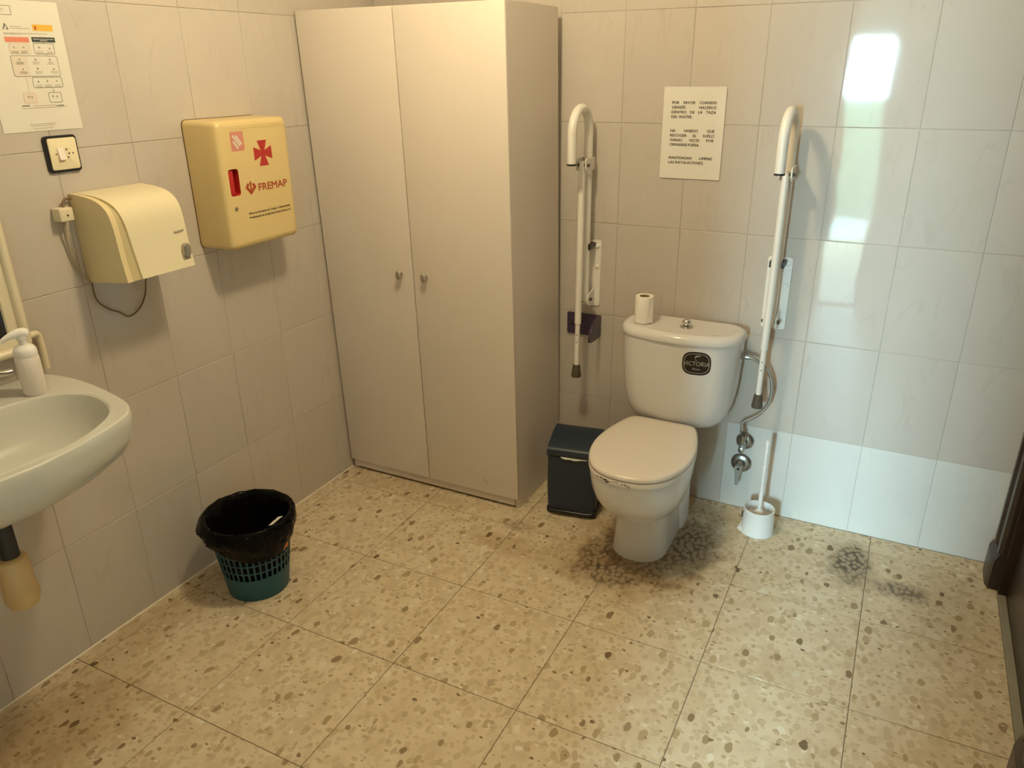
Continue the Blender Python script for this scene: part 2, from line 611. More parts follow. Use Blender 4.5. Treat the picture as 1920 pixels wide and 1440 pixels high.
class Plane:
    """2-D drawing surface: u, v axes in the world, w = outward"""

    def __init__(s, o, u, v):
        s.o = Vector(o)
        s.u = Vector(u)
        s.v = Vector(v)
        s.w = s.u.cross(s.v)

    def p(s, a, b, c=0.0):
        return s.o + s.u * a + s.v * b + s.w * c

    def pts(s, L, c=0.0):
        return [s.p(a, b, c) for a, b in L]


def text_geo(body, bold=0.0, space=1.0):
    cu = bpy.data.curves.new('t', 'FONT')
    cu.body = body
    cu.size = 1.0
    cu.offset = bold
    cu.space_character = space
    cu.resolution_u = 3
    cu.fill_mode = 'FRONT'
    o = bpy.data.objects.new('t', cu)
    COL.objects.link(o)
    dg = bpy.context.evaluated_depsgraph_get()
    me = bpy.data.meshes.new_from_object(o.evaluated_get(dg))
    v = [(p.co.x, p.co.y) for p in me.vertices]
    f = [tuple(q.vertices) for q in me.polygons]
    bpy.data.objects.remove(o, do_unlink=True)
    bpy.data.curves.remove(cu)
    bpy.data.meshes.remove(me)
    return v, f


def put_text(g, pl, body, u0, v0, height, width=None, bold=0.0, c=0.0, shear=0.0, space=1.0, cap=None):
    """text with its lower left at (u0, v0); height = cap height; width squeezes it"""
    v, f = text_geo(body, 0.0, space)
    if not v:
        return 0
    x0 = min(p[0] for p in v)
    x1 = max(p[0] for p in v)
    s = height / 0.70
    sx = s if width is None else width / (x1 - x0)
    for (q, (dx, dy)) in enumerate(((0, 0), (bold, 0), (-bold, 0), (0, bold), (0, -bold)) if bold > 0 else ((0, 0),)):
        g.add([pl.p(u0 + (x - x0 + dx) * sx + shear * y * s, v0 + (y + dy) * s, c + q * 1.2e-4) for x, y in v], f)
    return (x1 - x0) * sx


# ================================================================== ROOM
WT, HT, Z4 = 0.23546, 0.35560, 0.35271
XR = 2.447
YB = -3.06
ZC = 2.60
X0B = 0.79868
TILES = {}


def tile_mesh(w, h, kind, m, t=0.008, ch=0.0016, gap=0.0004):
    """tile centred on its own origin. kind 'b': faces -y, 'l': faces +x, 'f': faces +z"""
    key = (round(w, 4), round(h, 4), kind, m)
    if key in TILES:
        return TILES[key]
    a, b = w / 2 - gap, h / 2 - gap
    v = []
    for (ii, dd) in ((0.0, t), (0.0, ch * 0.7), (ch, 0.0)):
        for (su, sv) in ((-1, -1), (1, -1), (1, 1), (-1, 1)):
            u, w_ = su * (a - ii), sv * (b - ii)
            if kind == 'b':
                v.append((u, dd, w_))
            elif kind == 'l':
                v.append((-dd, u, w_))
            else:
                v.append((u, w_, -dd))
    f = [(8, 9, 10, 11)]
    for k in (0, 4):
        for i in range(4):
            j = (i + 1) % 4
            f.append((k + i, k + j, k + 4 + j, k + 4 + i))
    me = bpy.data.meshes.new('tile')
    me.from_pydata(v, [], f)
    bm = bmesh.new()
    bm.from_mesh(me)
    bmesh.ops.recalc_face_normals(bm, faces=bm.faces[:])
    # open shells: make sure the front looks outwards
    bm.faces.ensure_lookup_table()
    want = {'b': Vector((0, -1, 0)), 'l': Vector((1, 0, 0)), 'f': Vector((0, 0, 1))}[kind]
    if bm.faces[0].normal.dot(want) < 0:
        bmesh.ops.reverse_faces(bm, faces=bm.faces[:])
    bm.to_mesh(me)
    bm.free()
    me.materials.append(MT[m])
    TILES[key] = me
    return me


def place_tile(parent, me, c, tilt, kind):
    o = bpy.data.objects.new('tile', me)
    COL.objects.link(o)
    o.parent = parent
    o.location = Vector(c) - ORG[parent]
    a, b = random.gauss(0, tilt), random.gauss(0, tilt)
    if kind == 'b':
        o.rotation_euler = (a, 0, b)
    elif kind == 'l':
        o.rotation_euler = (0, a, b)
    else:
        o.rotation_euler = (a, b, 0)
    return o


ZROWS = [0.0, Z4] + [Z4 + HT * k for k in range(1, 7)] + [ZC]

# ---- floor
g = G().box((-0.1, 0.1, -0.12), (XR + 0.12, YB - 0.1, -0.0016))
floor = struct('floor', g, 'floor_grout', 'beige terrazzo floor laid in square tiles')
xs = [0.0, 0.0584] + [0.4584 + 0.4 * k for k in range(5)] + [XR]
ys = [0.0] + [-0.1073 - 0.4 * k for k in range(8)] + [YB]
for i in range(len(xs) - 1):
    for j in range(len(ys) - 1):
        w, h = xs[i + 1] - xs[i], ys[j] - ys[j + 1]
        place_tile(floor, tile_mesh(w, h, 'f', 'terrazzo', t=0.01, ch=0.0008, gap=0.0011),
                   ((xs[i] + xs[i + 1]) / 2, (ys[j] + ys[j + 1]) / 2, 0.0), 0.0004, 'f')

# ---- back wall
g = G().box((-0.1, 0.0022, -0.1), (XR + 0.1, 0.12, ZC + 0.1))
wb = struct('wall_back', g, 'grout', 'back wall of glazed pale tiles behind the toilet')
cols = [0.0] + [X0B + WT * k for k in range(-3, 7)] + [XR]
for i in range(len(cols) - 1):
    for j in range(len(ZROWS) - 1):
        w, h = cols[i + 1] - cols[i], ZROWS[j + 1] - ZROWS[j]
        m = 'tile_white' if (j == 0 and cols[i] > 1.40) else 'tile'
        place_tile(wb, tile_mesh(w, h, 'b', m), ((cols[i] + cols[i + 1]) / 2, 0.0, (ZROWS[j] + ZROWS[j + 1]) / 2), 0.0016, 'b')

# ---- left wall
g = G().box((-0.0022, 0.1, -0.1), (-0.12, YB - 0.1, ZC + 0.1))
wl = struct('wall_left', g, 'grout', 'left wall of glazed pale tiles behind the basin')
ycol = [-0.23625 * k for k in range(13)] + [YB]
for i in range(len(ycol) - 1):
    for j in range(len(ZROWS) - 1):
        w, h = ycol[i] - ycol[i + 1], ZROWS[j + 1] - ZROWS[j]
        place_tile(wl, tile_mesh(w, h, 'l', 'tile'), (0.0, (ycol[i] + ycol[i + 1]) / 2, (ZROWS[j] + ZROWS[j + 1]) / 2), 0.0014, 'l')

# ---- right wall with its doorway, rear wall with an opening to the hall
DY0, DY1, DZ = -0.155, -0.955, 2.03
g = G().box((XR, 0.1, -0.1), (XR + 0.12, DY0, ZC + 0.1)).box((XR, DY0, DZ), (XR + 0.12, DY1, ZC + 0.1)).box((XR, DY1, -0.1), (XR + 0.12, YB - 0.1, ZC + 0.1))
struct('wall_right', g, 'tile', 'right wall with the dark wooden door')
OX0, OX1, OZ = 1.518, 2.40, 2.05
g = G().box((-0.1, YB, -0.1), (OX0, YB - 0.1, ZC + 0.1)).box((OX0, YB, OZ), (OX1, YB - 0.1, ZC + 0.1)).box((OX1, YB, -0.1), (XR + 0.30, YB - 0.1, ZC + 0.1))
struct('wall_rear', g, 'tile', 'rear wall with the opening to the hall')
struct('ceiling', G().box((-0.1, 0.1, ZC), (XR + 0.12, YB - 0.1, ZC + 0.12)), 'plaster', 'white plaster ceiling')
# added unseen leaf across the opening, blocks daylight from the right part
g = G().box((1.765, YB + 0.012, 0.012), (2.42, YB + 0.052, 2.08), 0.004)
d2 = struct('daylight_block_leaf', g, 'white_paint', 'white leaf added behind the viewer to block daylight')
g = G().box((1.40, YB + 0.004, 2.09), (2.44, YB + 0.060, 2.14), 0.003)
obj('rail', g, 'satin', d2)
g = G().box((1.795, YB + 0.052, 0.95), (1.815, YB + 0.075, 1.15), 0.004)
obj('handle', g, 'satin', d2, 30)

# ---- hall behind, with the window that lets the daylight in
HX0, HX1, HY = 0.85, 2.62, -5.40
struct('floor_hall', G().box((HX0 - 0.1, YB - 0.1, -0.12), (HX1 + 0.1, HY - 0.12, -0.001)), 'terrazzo', 'hall floor behind the viewer')
struct('ceiling_hall', G().box((HX0 - 0.1, YB - 0.1, ZC), (HX1 + 0.1, HY - 0.12, ZC + 0.12)), 'plaster')
struct('wall_hall_left', G().box((HX0, YB - 0.1, -0.1), (HX0 - 0.1, HY - 0.1, ZC + 0.1)), 'plaster')
struct('wall_hall_right', G().box((HX1, YB - 0.1, -0.1), (HX1 + 0.1, HY - 0.1, ZC + 0.1)), 'plaster')
WX0, WX1, WZ0, WZ1 = 1.12, 1.68, 0.0, 1.86
g = G().box((HX0 - 0.1, HY, -0.1), (WX0, HY - 0.1, ZC + 0.1)).box((WX1, HY, -0.1), (HX1 + 0.1, HY - 0.1, ZC + 0.1))
g.box((WX0, HY, -0.1), (WX1, HY - 0.1, -0.001)).box((WX0, HY, WZ1), (WX1, HY - 0.1, ZC + 0.1))
struct('wall_hall_end', g, 'plaster')
g = G()
t = 0.03
g.box((WX0, HY - 0.02, 0.0), (WX0 + t, HY - 0.08, WZ1)).box((WX1 - t, HY - 0.02, 0.0), (WX1, HY - 0.08, WZ1))
g.box((WX0 + t, HY - 0.02, WZ1 - t), (WX1 - t, HY - 0.08, WZ1))
struct('door_3', g, 'white_paint', 'open outer doorway of the hall behind the viewer')
struct('ground', G().box((-12, HY - 0.12, -0.3), (16, HY - 12, -0.05)), 'paving', 'paved yard outside the hall')
struct('sky_block_hedge', G().box((-6, HY - 1.7, -0.1), (9, HY - 2.3, 1.27)), 'hedge', 'dark hedge added across the yard to hide low sky')  # added out of view, keeps the low sky out of the tile reflection

# ---- sealant bead along the foot of the left wall
g = G()
n = 40
rings = []
for k in range(n + 1):
    y = -0.05 + (YB + 0.06) * k / n
    r = 0.0036 + 0.0016 * noise.noise(Vector((0.3, y * 6, 0.1)))
    rings.append([(0.0004, y, 0.0002), (r, y, 0.0002), (r * 0.8, y, r * 0.55), (0.0004, y, r * 1.1)])
g.loft(rings)
struct('trim_1', g, 'sealant', 'white sealant bead along the foot of the left wall', 60)

# ---- dark wooden door in the right wall
g = G().box((XR + 0.024, DY0 - 0.03, 0.008), (XR + 0.064, DY1 + 0.03, DZ - 0.03), 0.002)
struct('wall_leak_seal', G().box((XR + 0.12, 0.1, -0.1), (XR + 0.2, -1.1, ZC)), 'plaster')  # added unseen backing behind the door, stops sky light leaking in
d1 = struct('door_1', g, 'wood', 'dark brown wooden door in the right wall')
for (za, zb) in ((0.22, 0.92), (1.08, 1.86)):
    g = G().box((XR + 0.017, DY0 - 0.15, za), (XR + 0.030, DY1 + 0.15, zb), 0.006)
    obj('panel', g, 'wood', d1, 30)


def moulding(y0, s, z0, z1):
    """vertical architrave; s = direction away from the opening"""
    prof = [(XR + 0.002, y0 + s * 0.110), (XR - 0.017, y0 + s * 0.110), (XR - 0.026, y0 + s * 0.100), (XR - 0.027, y0 + s * 0.074),
            (XR - 0.018, y0 + s * 0.064), (XR - 0.018, y0 + s * 0.036), (XR - 0.024, y0 + s * 0.028), (XR - 0.022, y0 + s * 0.006), (XR - 0.010, y0 - s * 0.002), (XR + 0.002, y0 - s * 0.002)]
    return G().loft([[(a, b, z0) for a, b in prof], [(a, b, z1) for a, b in prof]])


for (yy, s) in ((DY0, 1), (DY1, -1)):
    a = obj('architrave', moulding(yy, s, 0.0, DZ + 0.11), 'wood', d1, 25)
    g = G().box((XR + 0.0005, yy + s * 0.004, 0.001), (XR + 0.10, yy - s * 0.030, DZ))
    obj('jamb', g, 'wood', d1)
    pr = [(XR + 0.002, yy + s * 0.118), (XR - 0.026, yy + s * 0.118), (XR - 0.036, yy + s * 0.106), (XR - 0.036, yy + s * 0.020), (XR - 0.028, yy - s * 0.003), (XR + 0.002, yy - s * 0.004)]
    g = G().loft([[(p, q, 0.001) for p, q in pr], [(p, q, 0.105) for p, q in pr], [(XR - (XR - p) * (0.62 if p < XR else 1), q, 0.135) for p, q in pr]])
    obj('plinth_block', g, 'wood', d1, 20)
g = G().box((XR - 0.018, DY0 + 0.11, DZ + 0.002), (XR + 0.002, DY1 - 0.11, DZ + 0.11), 0.003)
obj('architrave', g, 'wood', d1)
g = G().box((XR + 0.0, DY0 - 0.002, 0.0), (XR + 0.023, DY1 + 0.002, 0.0045), 0.001)
obj('threshold', g, 'stone', d1)

# ================================================================== CEILING LAMP
LX, LY, LZ = 1.02, -1.18, 2.28
lamp = thing('ceiling_lamp', (LX, LY, ZC), 'round glowing bulb lamp hanging from the ceiling', 'lamp')
obj('canopy', G().lathe([(0.0, 0.0), (0.06, 0.0), (0.06, -0.012), (0.045, -0.03), (0.0, -0.03)], (LX, LY, ZC), 32), 'white_paint', lamp, 35)
obj('stem', G().lathe([(0.012, -0.02), (0.012, -0.235)], (LX, LY, ZC), 16), 'white_paint', lamp, 35)
obj('bulb_holder', G().lathe([(0.016, -0.22), (0.02, -0.225), (0.02, -0.24), (0.012, -0.242)], (LX, LY, ZC), 20), 'white_paint', lamp, 40)
bl = bpy.data.lights.new('bulb_light', 'POINT')
bl.color = LAMP_COL
bl.energy = LAMP_STR
bl.shadow_soft_size = 0.075
blo = bpy.data.objects.new('bulb_light', bl)
blo.parent = lamp
blo.location = (0, 0, LZ - ZC)
COL.objects.link(blo)

# ================================================================== CABINET
LEAN = 0.0335
cab = thing('wardrobe_cabinet', (0.41, -0.2, 0.0), 'tall white two-door cupboard standing in the corner', 'cabinet')
CX0, CX1, CYF, CH = 0.010, 0.8135, -0.3845, 1.792


def lean(gg):
    for p in gg.v:
        p.y -= LEAN * p.z
    return gg


g = G()
T = 0.018
g.box((CX0, -0.004, 0.0), (CX0 + T, CYF, CH)).box((CX1 - T, -0.004, 0.0), (CX1, CYF, CH))
g.box((CX0 + T, -0.004, CH - T), (CX1 - T, CYF, CH)).box((CX0 + T, -0.006, 0.052), (CX1 - T, CYF, 0.068))
g.box((CX0 + T, -0.004, 0.012), (CX1 - T, -0.010, CH - T))
obj('carcass', lean(g), 'melamine', cab)
obj('plinth', lean(G().box((CX0 + T, CYF + 0.008, 0.012), (CX1 - T, CYF - 0.009, 0.043))), 'melamine_edge', cab)
GAPX = 0.4085
for (a, b, kx) in ((CX0 - 0.002, GAPX - 0.0022, 0.3575), (GAPX + 0.0022, CX1 + 0.001, 0.4655)):
    g = lean(G().box((a, CYF - 0.001, 0.046), (b, CYF - 0.0165, CH - 0.002), 0.0012))
    dr = obj('door', g, 'melamine', cab, 30)
    zz = 0.905
    yk = CYF - 0.0165 - LEAN * zz
    g = G()
    prof = [(0.0055, 0.0), (0.0055, 0.010), (0.0085, 0.016), (0.0115, 0.020), (0.012, 0.024), (0.0095, 0.027), (0.004, 0.0285)]
    rings = []
    for r, h in prof:
        rings.append([(kx + r * math.cos(2 * math.pi * k / 24), yk - h, zz + r * 1.35 * math.sin(2 * math.pi * k / 24)) for k in range(24)])
    g.loft(rings)
    obj('knob', g, 'satin', dr, 40)
    if b > 0.6:
        g = G()
        ys_ = CYF - 0.0167
        pts = [(0.6630, 0.1080), (0.6690, 0.1030), (0.6765, 0.0960), (0.6850, 0.0860), (0.6865, 0.0830), (0.6830, 0.0850), (0.6745, 0.0945), (0.6660, 0.1030), (0.6610, 0.1085)]
        g.slab([(x, ys_ - LEAN * z, z) for x, z in pts], (0, -0.0003, 0))
        obj('scratch', g, 'card', dr)

# ================================================================== TOILET
TX = 1.318
toi = thing('toilet', (TX, -0.35, 0.0), 'white ceramic close-coupled toilet with its lid closed', 'toilet')


def sup(cx, hw, yf, yb, z, ef=2.2, eb=3.2, n=48, ymid=None):
    """egg-like ring: front end towards -y"""
    ym = ymid if ymid is not None else yf + hw * 1.15
    out = []
    for k in range(n):
        a = 2 * math.pi * k / n
        c, s = math.cos(a), math.sin(a)
        e = ef if s < 0 else eb
        x = math.copysign(abs(c) ** (2 / e), c) * hw
        d = (ym - yf) if s < 0 else (yb - ym)
        y = ym + math.copysign(abs(s) ** (2 / e), s) * d
        out.append((cx + x, y, z))
    return out


HALF = [(0, -0.217), (0.06, -0.217), (0.095, -0.219), (0.116, -0.228), (0.130, -0.252), (0.147, -0.305), (0.161, -0.365), (0.1695, -0.43), (0.1695, -0.485), (0.160, -0.545), (0.139, -0.602), (0.105, -0.648), (0.058, -0.676), (0, -0.685)]


def outline(half, z, sc=1.0, cx=TX, dy=0.0):
    right = smooth_path([(x, y, 0) for x, y in half], 4)
    cy = -0.45
    pts = [(cx + p.x * sc, cy + dy + (p.y - cy) * sc, z) for p in right]
    pts += [(cx - p.x * sc, cy + dy + (p.y - cy) * sc, z) for p in reversed(right[1:-1])]
    return pts


rings = [sup(TX, 0.098, -0.522, -0.15, 0.0, 2.3, 4.5), sup(TX, 0.0985, -0.523, -0.15, 0.012, 2.3, 4.5), sup(TX, 0.094, -0.512, -0.15, 0.06, 2.3, 4.5), sup(TX, 0.092, -0.508, -0.15, 0.11, 2.3, 4.5),
         sup(TX, 0.094, -0.512, -0.14, 0.150, 2.3, 4.5), sup(TX, 0.099, -0.521, -0.12, 0.172, 2.25, 4.5), sup(TX, 0.100, -0.53, -0.12, 0.20, 2.2, 4.5), sup(TX, 0.088, -0.53, -0.10, 0.26, 2.2, 5), sup(TX, 0.085, -0.53, -0.06, 0.372, 2.2, 5)]
bowl = obj('pedestal', G().loft(rings), 'ceramic', toi, 60)
rings = [outline(HALF, 0.160, 0.52, TX, 0.060), outline(HALF, 0.172, 0.60, TX, 0.056), outline(HALF, 0.190, 0.685, TX, 0.044), outline(HALF, 0.212, 0.765, TX, 0.030), outline(HALF, 0.240, 0.84, TX, 0.018), outline(HALF, 0.272, 0.90, TX, 0.009), outline(HALF, 0.305, 0.942, TX, 0.004), outline(HALF, 0.338, 0.966, TX, 0.002), outline(HALF, 0.362, 0.974), outline(HALF, 0.376, 0.955)]
bowl = obj('bowl', G().loft(rings), 'ceramic', toi, 60)
# side wings of the pedestal towards the wall
for s in (-1, 1):
    rr = []
    for z, o_, yf in ((0.0, 0.104, -0.262), (0.06, 0.102, -0.258), (0.13, 0.100, -0.256), (0.165, 0.099, -0.262), (0.190, 0.094, -0.27), (0.205, 0.080, -0.27)):
        rr.append([(TX + s * 0.06, yf - 0.02, z), (TX + s * (o_ - 0.012), yf, z), (TX + s * o_, yf + 0.02, z), (TX + s * o_, -0.15, z), (TX + s * 0.06, -0.13, z)])
    obj('pedestal_wing', G().loft(rr), 'ceramic', toi, 40)

seat = obj('seat', G().loft([outline(HALF, 0.377, 0.975), outline(HALF, 0.380, 1.0), outline(HALF, 0.390, 1.004), outline(HALF, 0.3965, 0.992)]), 'ceramic_seat', toi, 50)
lid = obj('lid', G().loft([outline(HALF, 0.3985, 0.985), outline(HALF, 0.4015, 0.998), outline(HALF, 0.408, 0.998), outline(HALF, 0.4135, 0.985), outline(HALF, 0.4165, 0.955), outline(HALF, 0.4185, 0.86), outline(HALF, 0.4195, 0.5), outline(HALF, 0.4198, 0.1)]), 'ceramic_seat', toi, 60)
# chipped paint along the front of the seat
RH = smooth_path([(h[0], h[1], 0) for h in HALF], 8)
for (a0, a1, zz, hh) in ((-0.092, -0.078, 0.3885, 0.0022), (-0.074, -0.044, 0.3905, 0.0032), (-0.060, -0.034, 0.3868, 0.0024), (-0.051, -0.044, 0.3840, 0.0050), (-0.030, -0.006, 0.3930, 0.0018), (0.002, 0.020, 0.3910, 0.0022), (0.014, 0.028, 0.3875, 0.0022), (0.024, 0.031, 0.3840, 0.0024)):
    P = []
    for q in range(6):
        x = a0 + (a1 - a0) * q / 5
        yy = min(RH, key=lambda p: abs(p.x - abs(x)) + (10 if p.y > -0.5 else 0)).y
        yy = -0.45 + (yy + 0.45) * 1.004 - 0.0016
        P.append((TX + x, yy, zz + 0.0008 * math.sin(q * 2.1 + a0 * 90)))
    n = len(P)
    v = [(x, y, z - hh / 2) for x, y, z in P] + [(x, y, z + hh * 0.8 * (0.6 + 0.4 * math.sin(k * 1.9 + 1))) for k, (x, y, z) in enumerate(P)]
    obj('paint_chip', G().add(v, [(i, i + 1, n + i + 1, n + i) for i in range(n - 1)]), 'sticker', seat)
for s in (-1, 1):
    obj('hinge', G().tube([(TX + s * 0.05, -0.222, 0.398), (TX + s * 0.10, -0.222, 0.398)], 0.010, 12), 'ceramic_seat', toi, 40)

KX = 1.336


def tankring(hw, yf, yb, z, rf, bul=0.014, n=8, rb=0.03):
    pts = []
    for (sx, cyy, r, a0) in ((1, yb - rb, rb, 0), (-1, yb - rb, rb, 90), (-1, yf + rf, rf, 180), (1, yf + rf, rf, 270)):
        for k in range(n + 1):
            a = math.radians(a0 + 90 * k / n)
            pts.append((KX + sx * (hw - r) + r * math.cos(a), cyy + r * math.sin(a), z))
    # front edge gets extra points with a slight bulge
    i0 = 3 * (n + 1)
    left, right = pts[i0 - 1], pts[i0]
    add = []
    for k in range(1, 8):
        t = k / 8
        add.append((left[0] + (right[0] - left[0]) * t, yf - bul * math.sin(math.pi * t), z))
    return pts[:i0] + add + pts[i0:]


TK = [(0.100, -0.160, 0.386, 0.05), (0.135, -0.178, 0.388, 0.06), (0.158, -0.192, 0.398, 0.07), (0.176, -0.201, 0.418, 0.078), (0.190, -0.207, 0.450, 0.082), (0.199, -0.211, 0.500, 0.084), (0.204, -0.215, 0.57, 0.086), (0.208, -0.218, 0.65, 0.088), (0.2105, -0.220, 0.716, 0.09)]
tank = obj('tank', G().loft([tankring(hw, yf, -0.028, z, rf) for hw, yf, z, rf in TK]), 'ceramic', toi, 60)
LR = [(0.2095, -0.2195, 0.7175, 0.092, -0.027), (0.2165, -0.2265, 0.7185, 0.100, -0.024), (0.2180, -0.228, 0.726, 0.102, -0.023), (0.2165, -0.2265, 0.736, 0.102, -0.024), (0.2105, -0.2205, 0.7445, 0.100, -0.028), (0.2015, -0.211, 0.7490, 0.094, -0.035), (0.190, -0.200, 0.7500, 0.084, -0.045), (0.182, -0.193, 0.7485, 0.074, -0.052), (0.176, -0.187, 0.7480, 0.064, -0.057)]
tlid = obj('tank_lid', G().loft([tankring(hw, yf, yb, z, rf, 0.016, 8, 0.06) for hw, yf, z, rf, yb in LR]), 'ceramic', toi, 70)
bx, by, bz = 1.352, -0.130, 0.7476
btn = obj('flush_button', G().lathe([(0.006, 0.0), (0.008, 0.006), (0.0135, 0.010), (0.0165, 0.017), (0.0150, 0.024), (0.010, 0.0285), (0.003, 0.030)], (bx, by, bz), 24), 'chrome', tlid, 50)
obj('button_ring', G().lathe([(0.024, 0.0), (0.0235, 0.003), (0.019, 0.005), (0.008, 0.0045)], (bx, by, bz), 28), 'chrome', tlid, 35)
g = G().slab([(1.455, -0.185, 0.7481), (1.478, -0.176, 0.7481), (1.480, -0.178, 0.7481), (1.458, -0.187, 0.7481)], (0, 0, 0.0003))
obj('scuff_mark', g, 'ink_soft', tlid)
# round-cornered badge
SY = -0.2385
sp = Plane((1.4195, SY, 0.6525), (0.999, -0.0, 0.0), (0, 0.0, 1))


def badge(hx, hy, n=48):
    return [(math.copysign(abs(math.cos(2 * math.pi * k / n)) ** (2 / 3.0), math.cos(2 * math.pi * k / n)) * hx, math.copysign(abs(math.sin(2 * math.pi * k / n)) ** (2 / 3.0), math.sin(2 * math.pi * k / n)) * hy) for k in range(n)]


def on_tank(gg, off):
    """wrap a flat decal on the bulged front of the tank"""
    for p in gg.v:
        z = p.z
        for k in range(len(TK) - 1):
            if TK[k][2] <= z <= TK[k + 1][2]:
                t = (z - TK[k][2]) / (TK[k + 1][2] - TK[k][2])
                hw = TK[k][0] + t * (TK[k + 1][0] - TK[k][0])
                yf = TK[k][1] + t * (TK[k + 1][1] - TK[k][1])
                rf = TK[k][3]
        u = (p.x - (KX - hw + rf)) / (2 * (hw - rf))
        p.y = yf - 0.014 * math.sin(math.pi * min(1, max(0, u))) - off
    return gg


g = G()
n = 48
for (ra, rb_) in ((1.0, 0.75), (0.75, 0.5), (0.5, 0.25), (0.25, 0.01)):
    v, f = frame2d(badge(0.0485 * ra, 0.043 * ra), badge(0.0485 * rb_, 0.043 * rb_))
    g.add(sp.pts(v), f)
stk = obj('sticker', on_tank(g, 0.0008), 'sticker', tank)
g = G()
v, f = frame2d(badge(0.0430, 0.0365), badge(0.0412, 0.0348))
g.add(sp.pts(v), f)
obj('outline', on_tank(g, 0.0014), 'sticker_line', stk)
g = G()
put_text(g, sp, 'VICTORIA', -0.0445, -0.008, 0.0155, 0.089, 0.0)
obj('lettering', on_tank(g, 0.0016), 'sticker_line', stk)
g = G()
put_text(g, sp, 'Roca', -0.012, -0.024, 0.0080, 0.024, 0.0, shear=0.15)
obj('lettering', on_tank(g, 0.0016), 'sticker_line', stk)
g = G()
# small curved mark above the name
pth = [(0.012, 0.0285), (0.004, 0.0285), (-0.004, 0.026), (-0.007, 0.021), (-0.005, 0.015), (0.000, 0.0105)]
wd = [0.001, 0.002, 0.0028, 0.0028, 0.0024, 0.001]
g.add(sp.pts([(a, b + w) for (a, b), w in zip(pth, wd)] + [(a + 0.0012, b - w) for (a, b), w in zip(pth, wd)]), [(i, i + 1, 7 + i, 6 + i) for i in range(5)])
obj('curved_mark', on_tank(g, 0.0014), 'sticker_line', stk)

# ---- toilet roll on the tank lid
rx, ry, rz = 1.196, -0.138, 0.7502
roll = thing('toilet_roll', (rx, ry, rz), 'thin white toilet paper roll standing on the toilet tank', 'toilet paper')
obj('paper', G().lathe([(0.0185, 0.0), (0.0320, 0.0), (0.0325, 0.003), (0.0325, 0.093), (0.0315, 0.0955), (0.0185, 0.095), (0.0185, 0.0)], (rx, ry, rz), 36, cap0=False, cap1=False), 'roll', roll, 40)
obj('core', G().lathe([(0.0184, 0.001), (0.0184, 0.0945), (0.0172, 0.0945), (0.0172, 0.001), (0.0184, 0.001)], (rx, ry, rz), 28, cap0=False, cap1=False), 'card', roll, 40)
g = G()
g.add([(rx + 0.023, ry - 0.0245, rz + 0.004), (rx + 0.037, ry - 0.009, rz + 0.0012), (rx + 0.0355, ry - 0.0085, rz + 0.090), (rx + 0.023, ry - 0.0245, rz + 0.090)], [(0, 1, 2, 3)])
obj('loose_sheet', g, 'roll', roll)

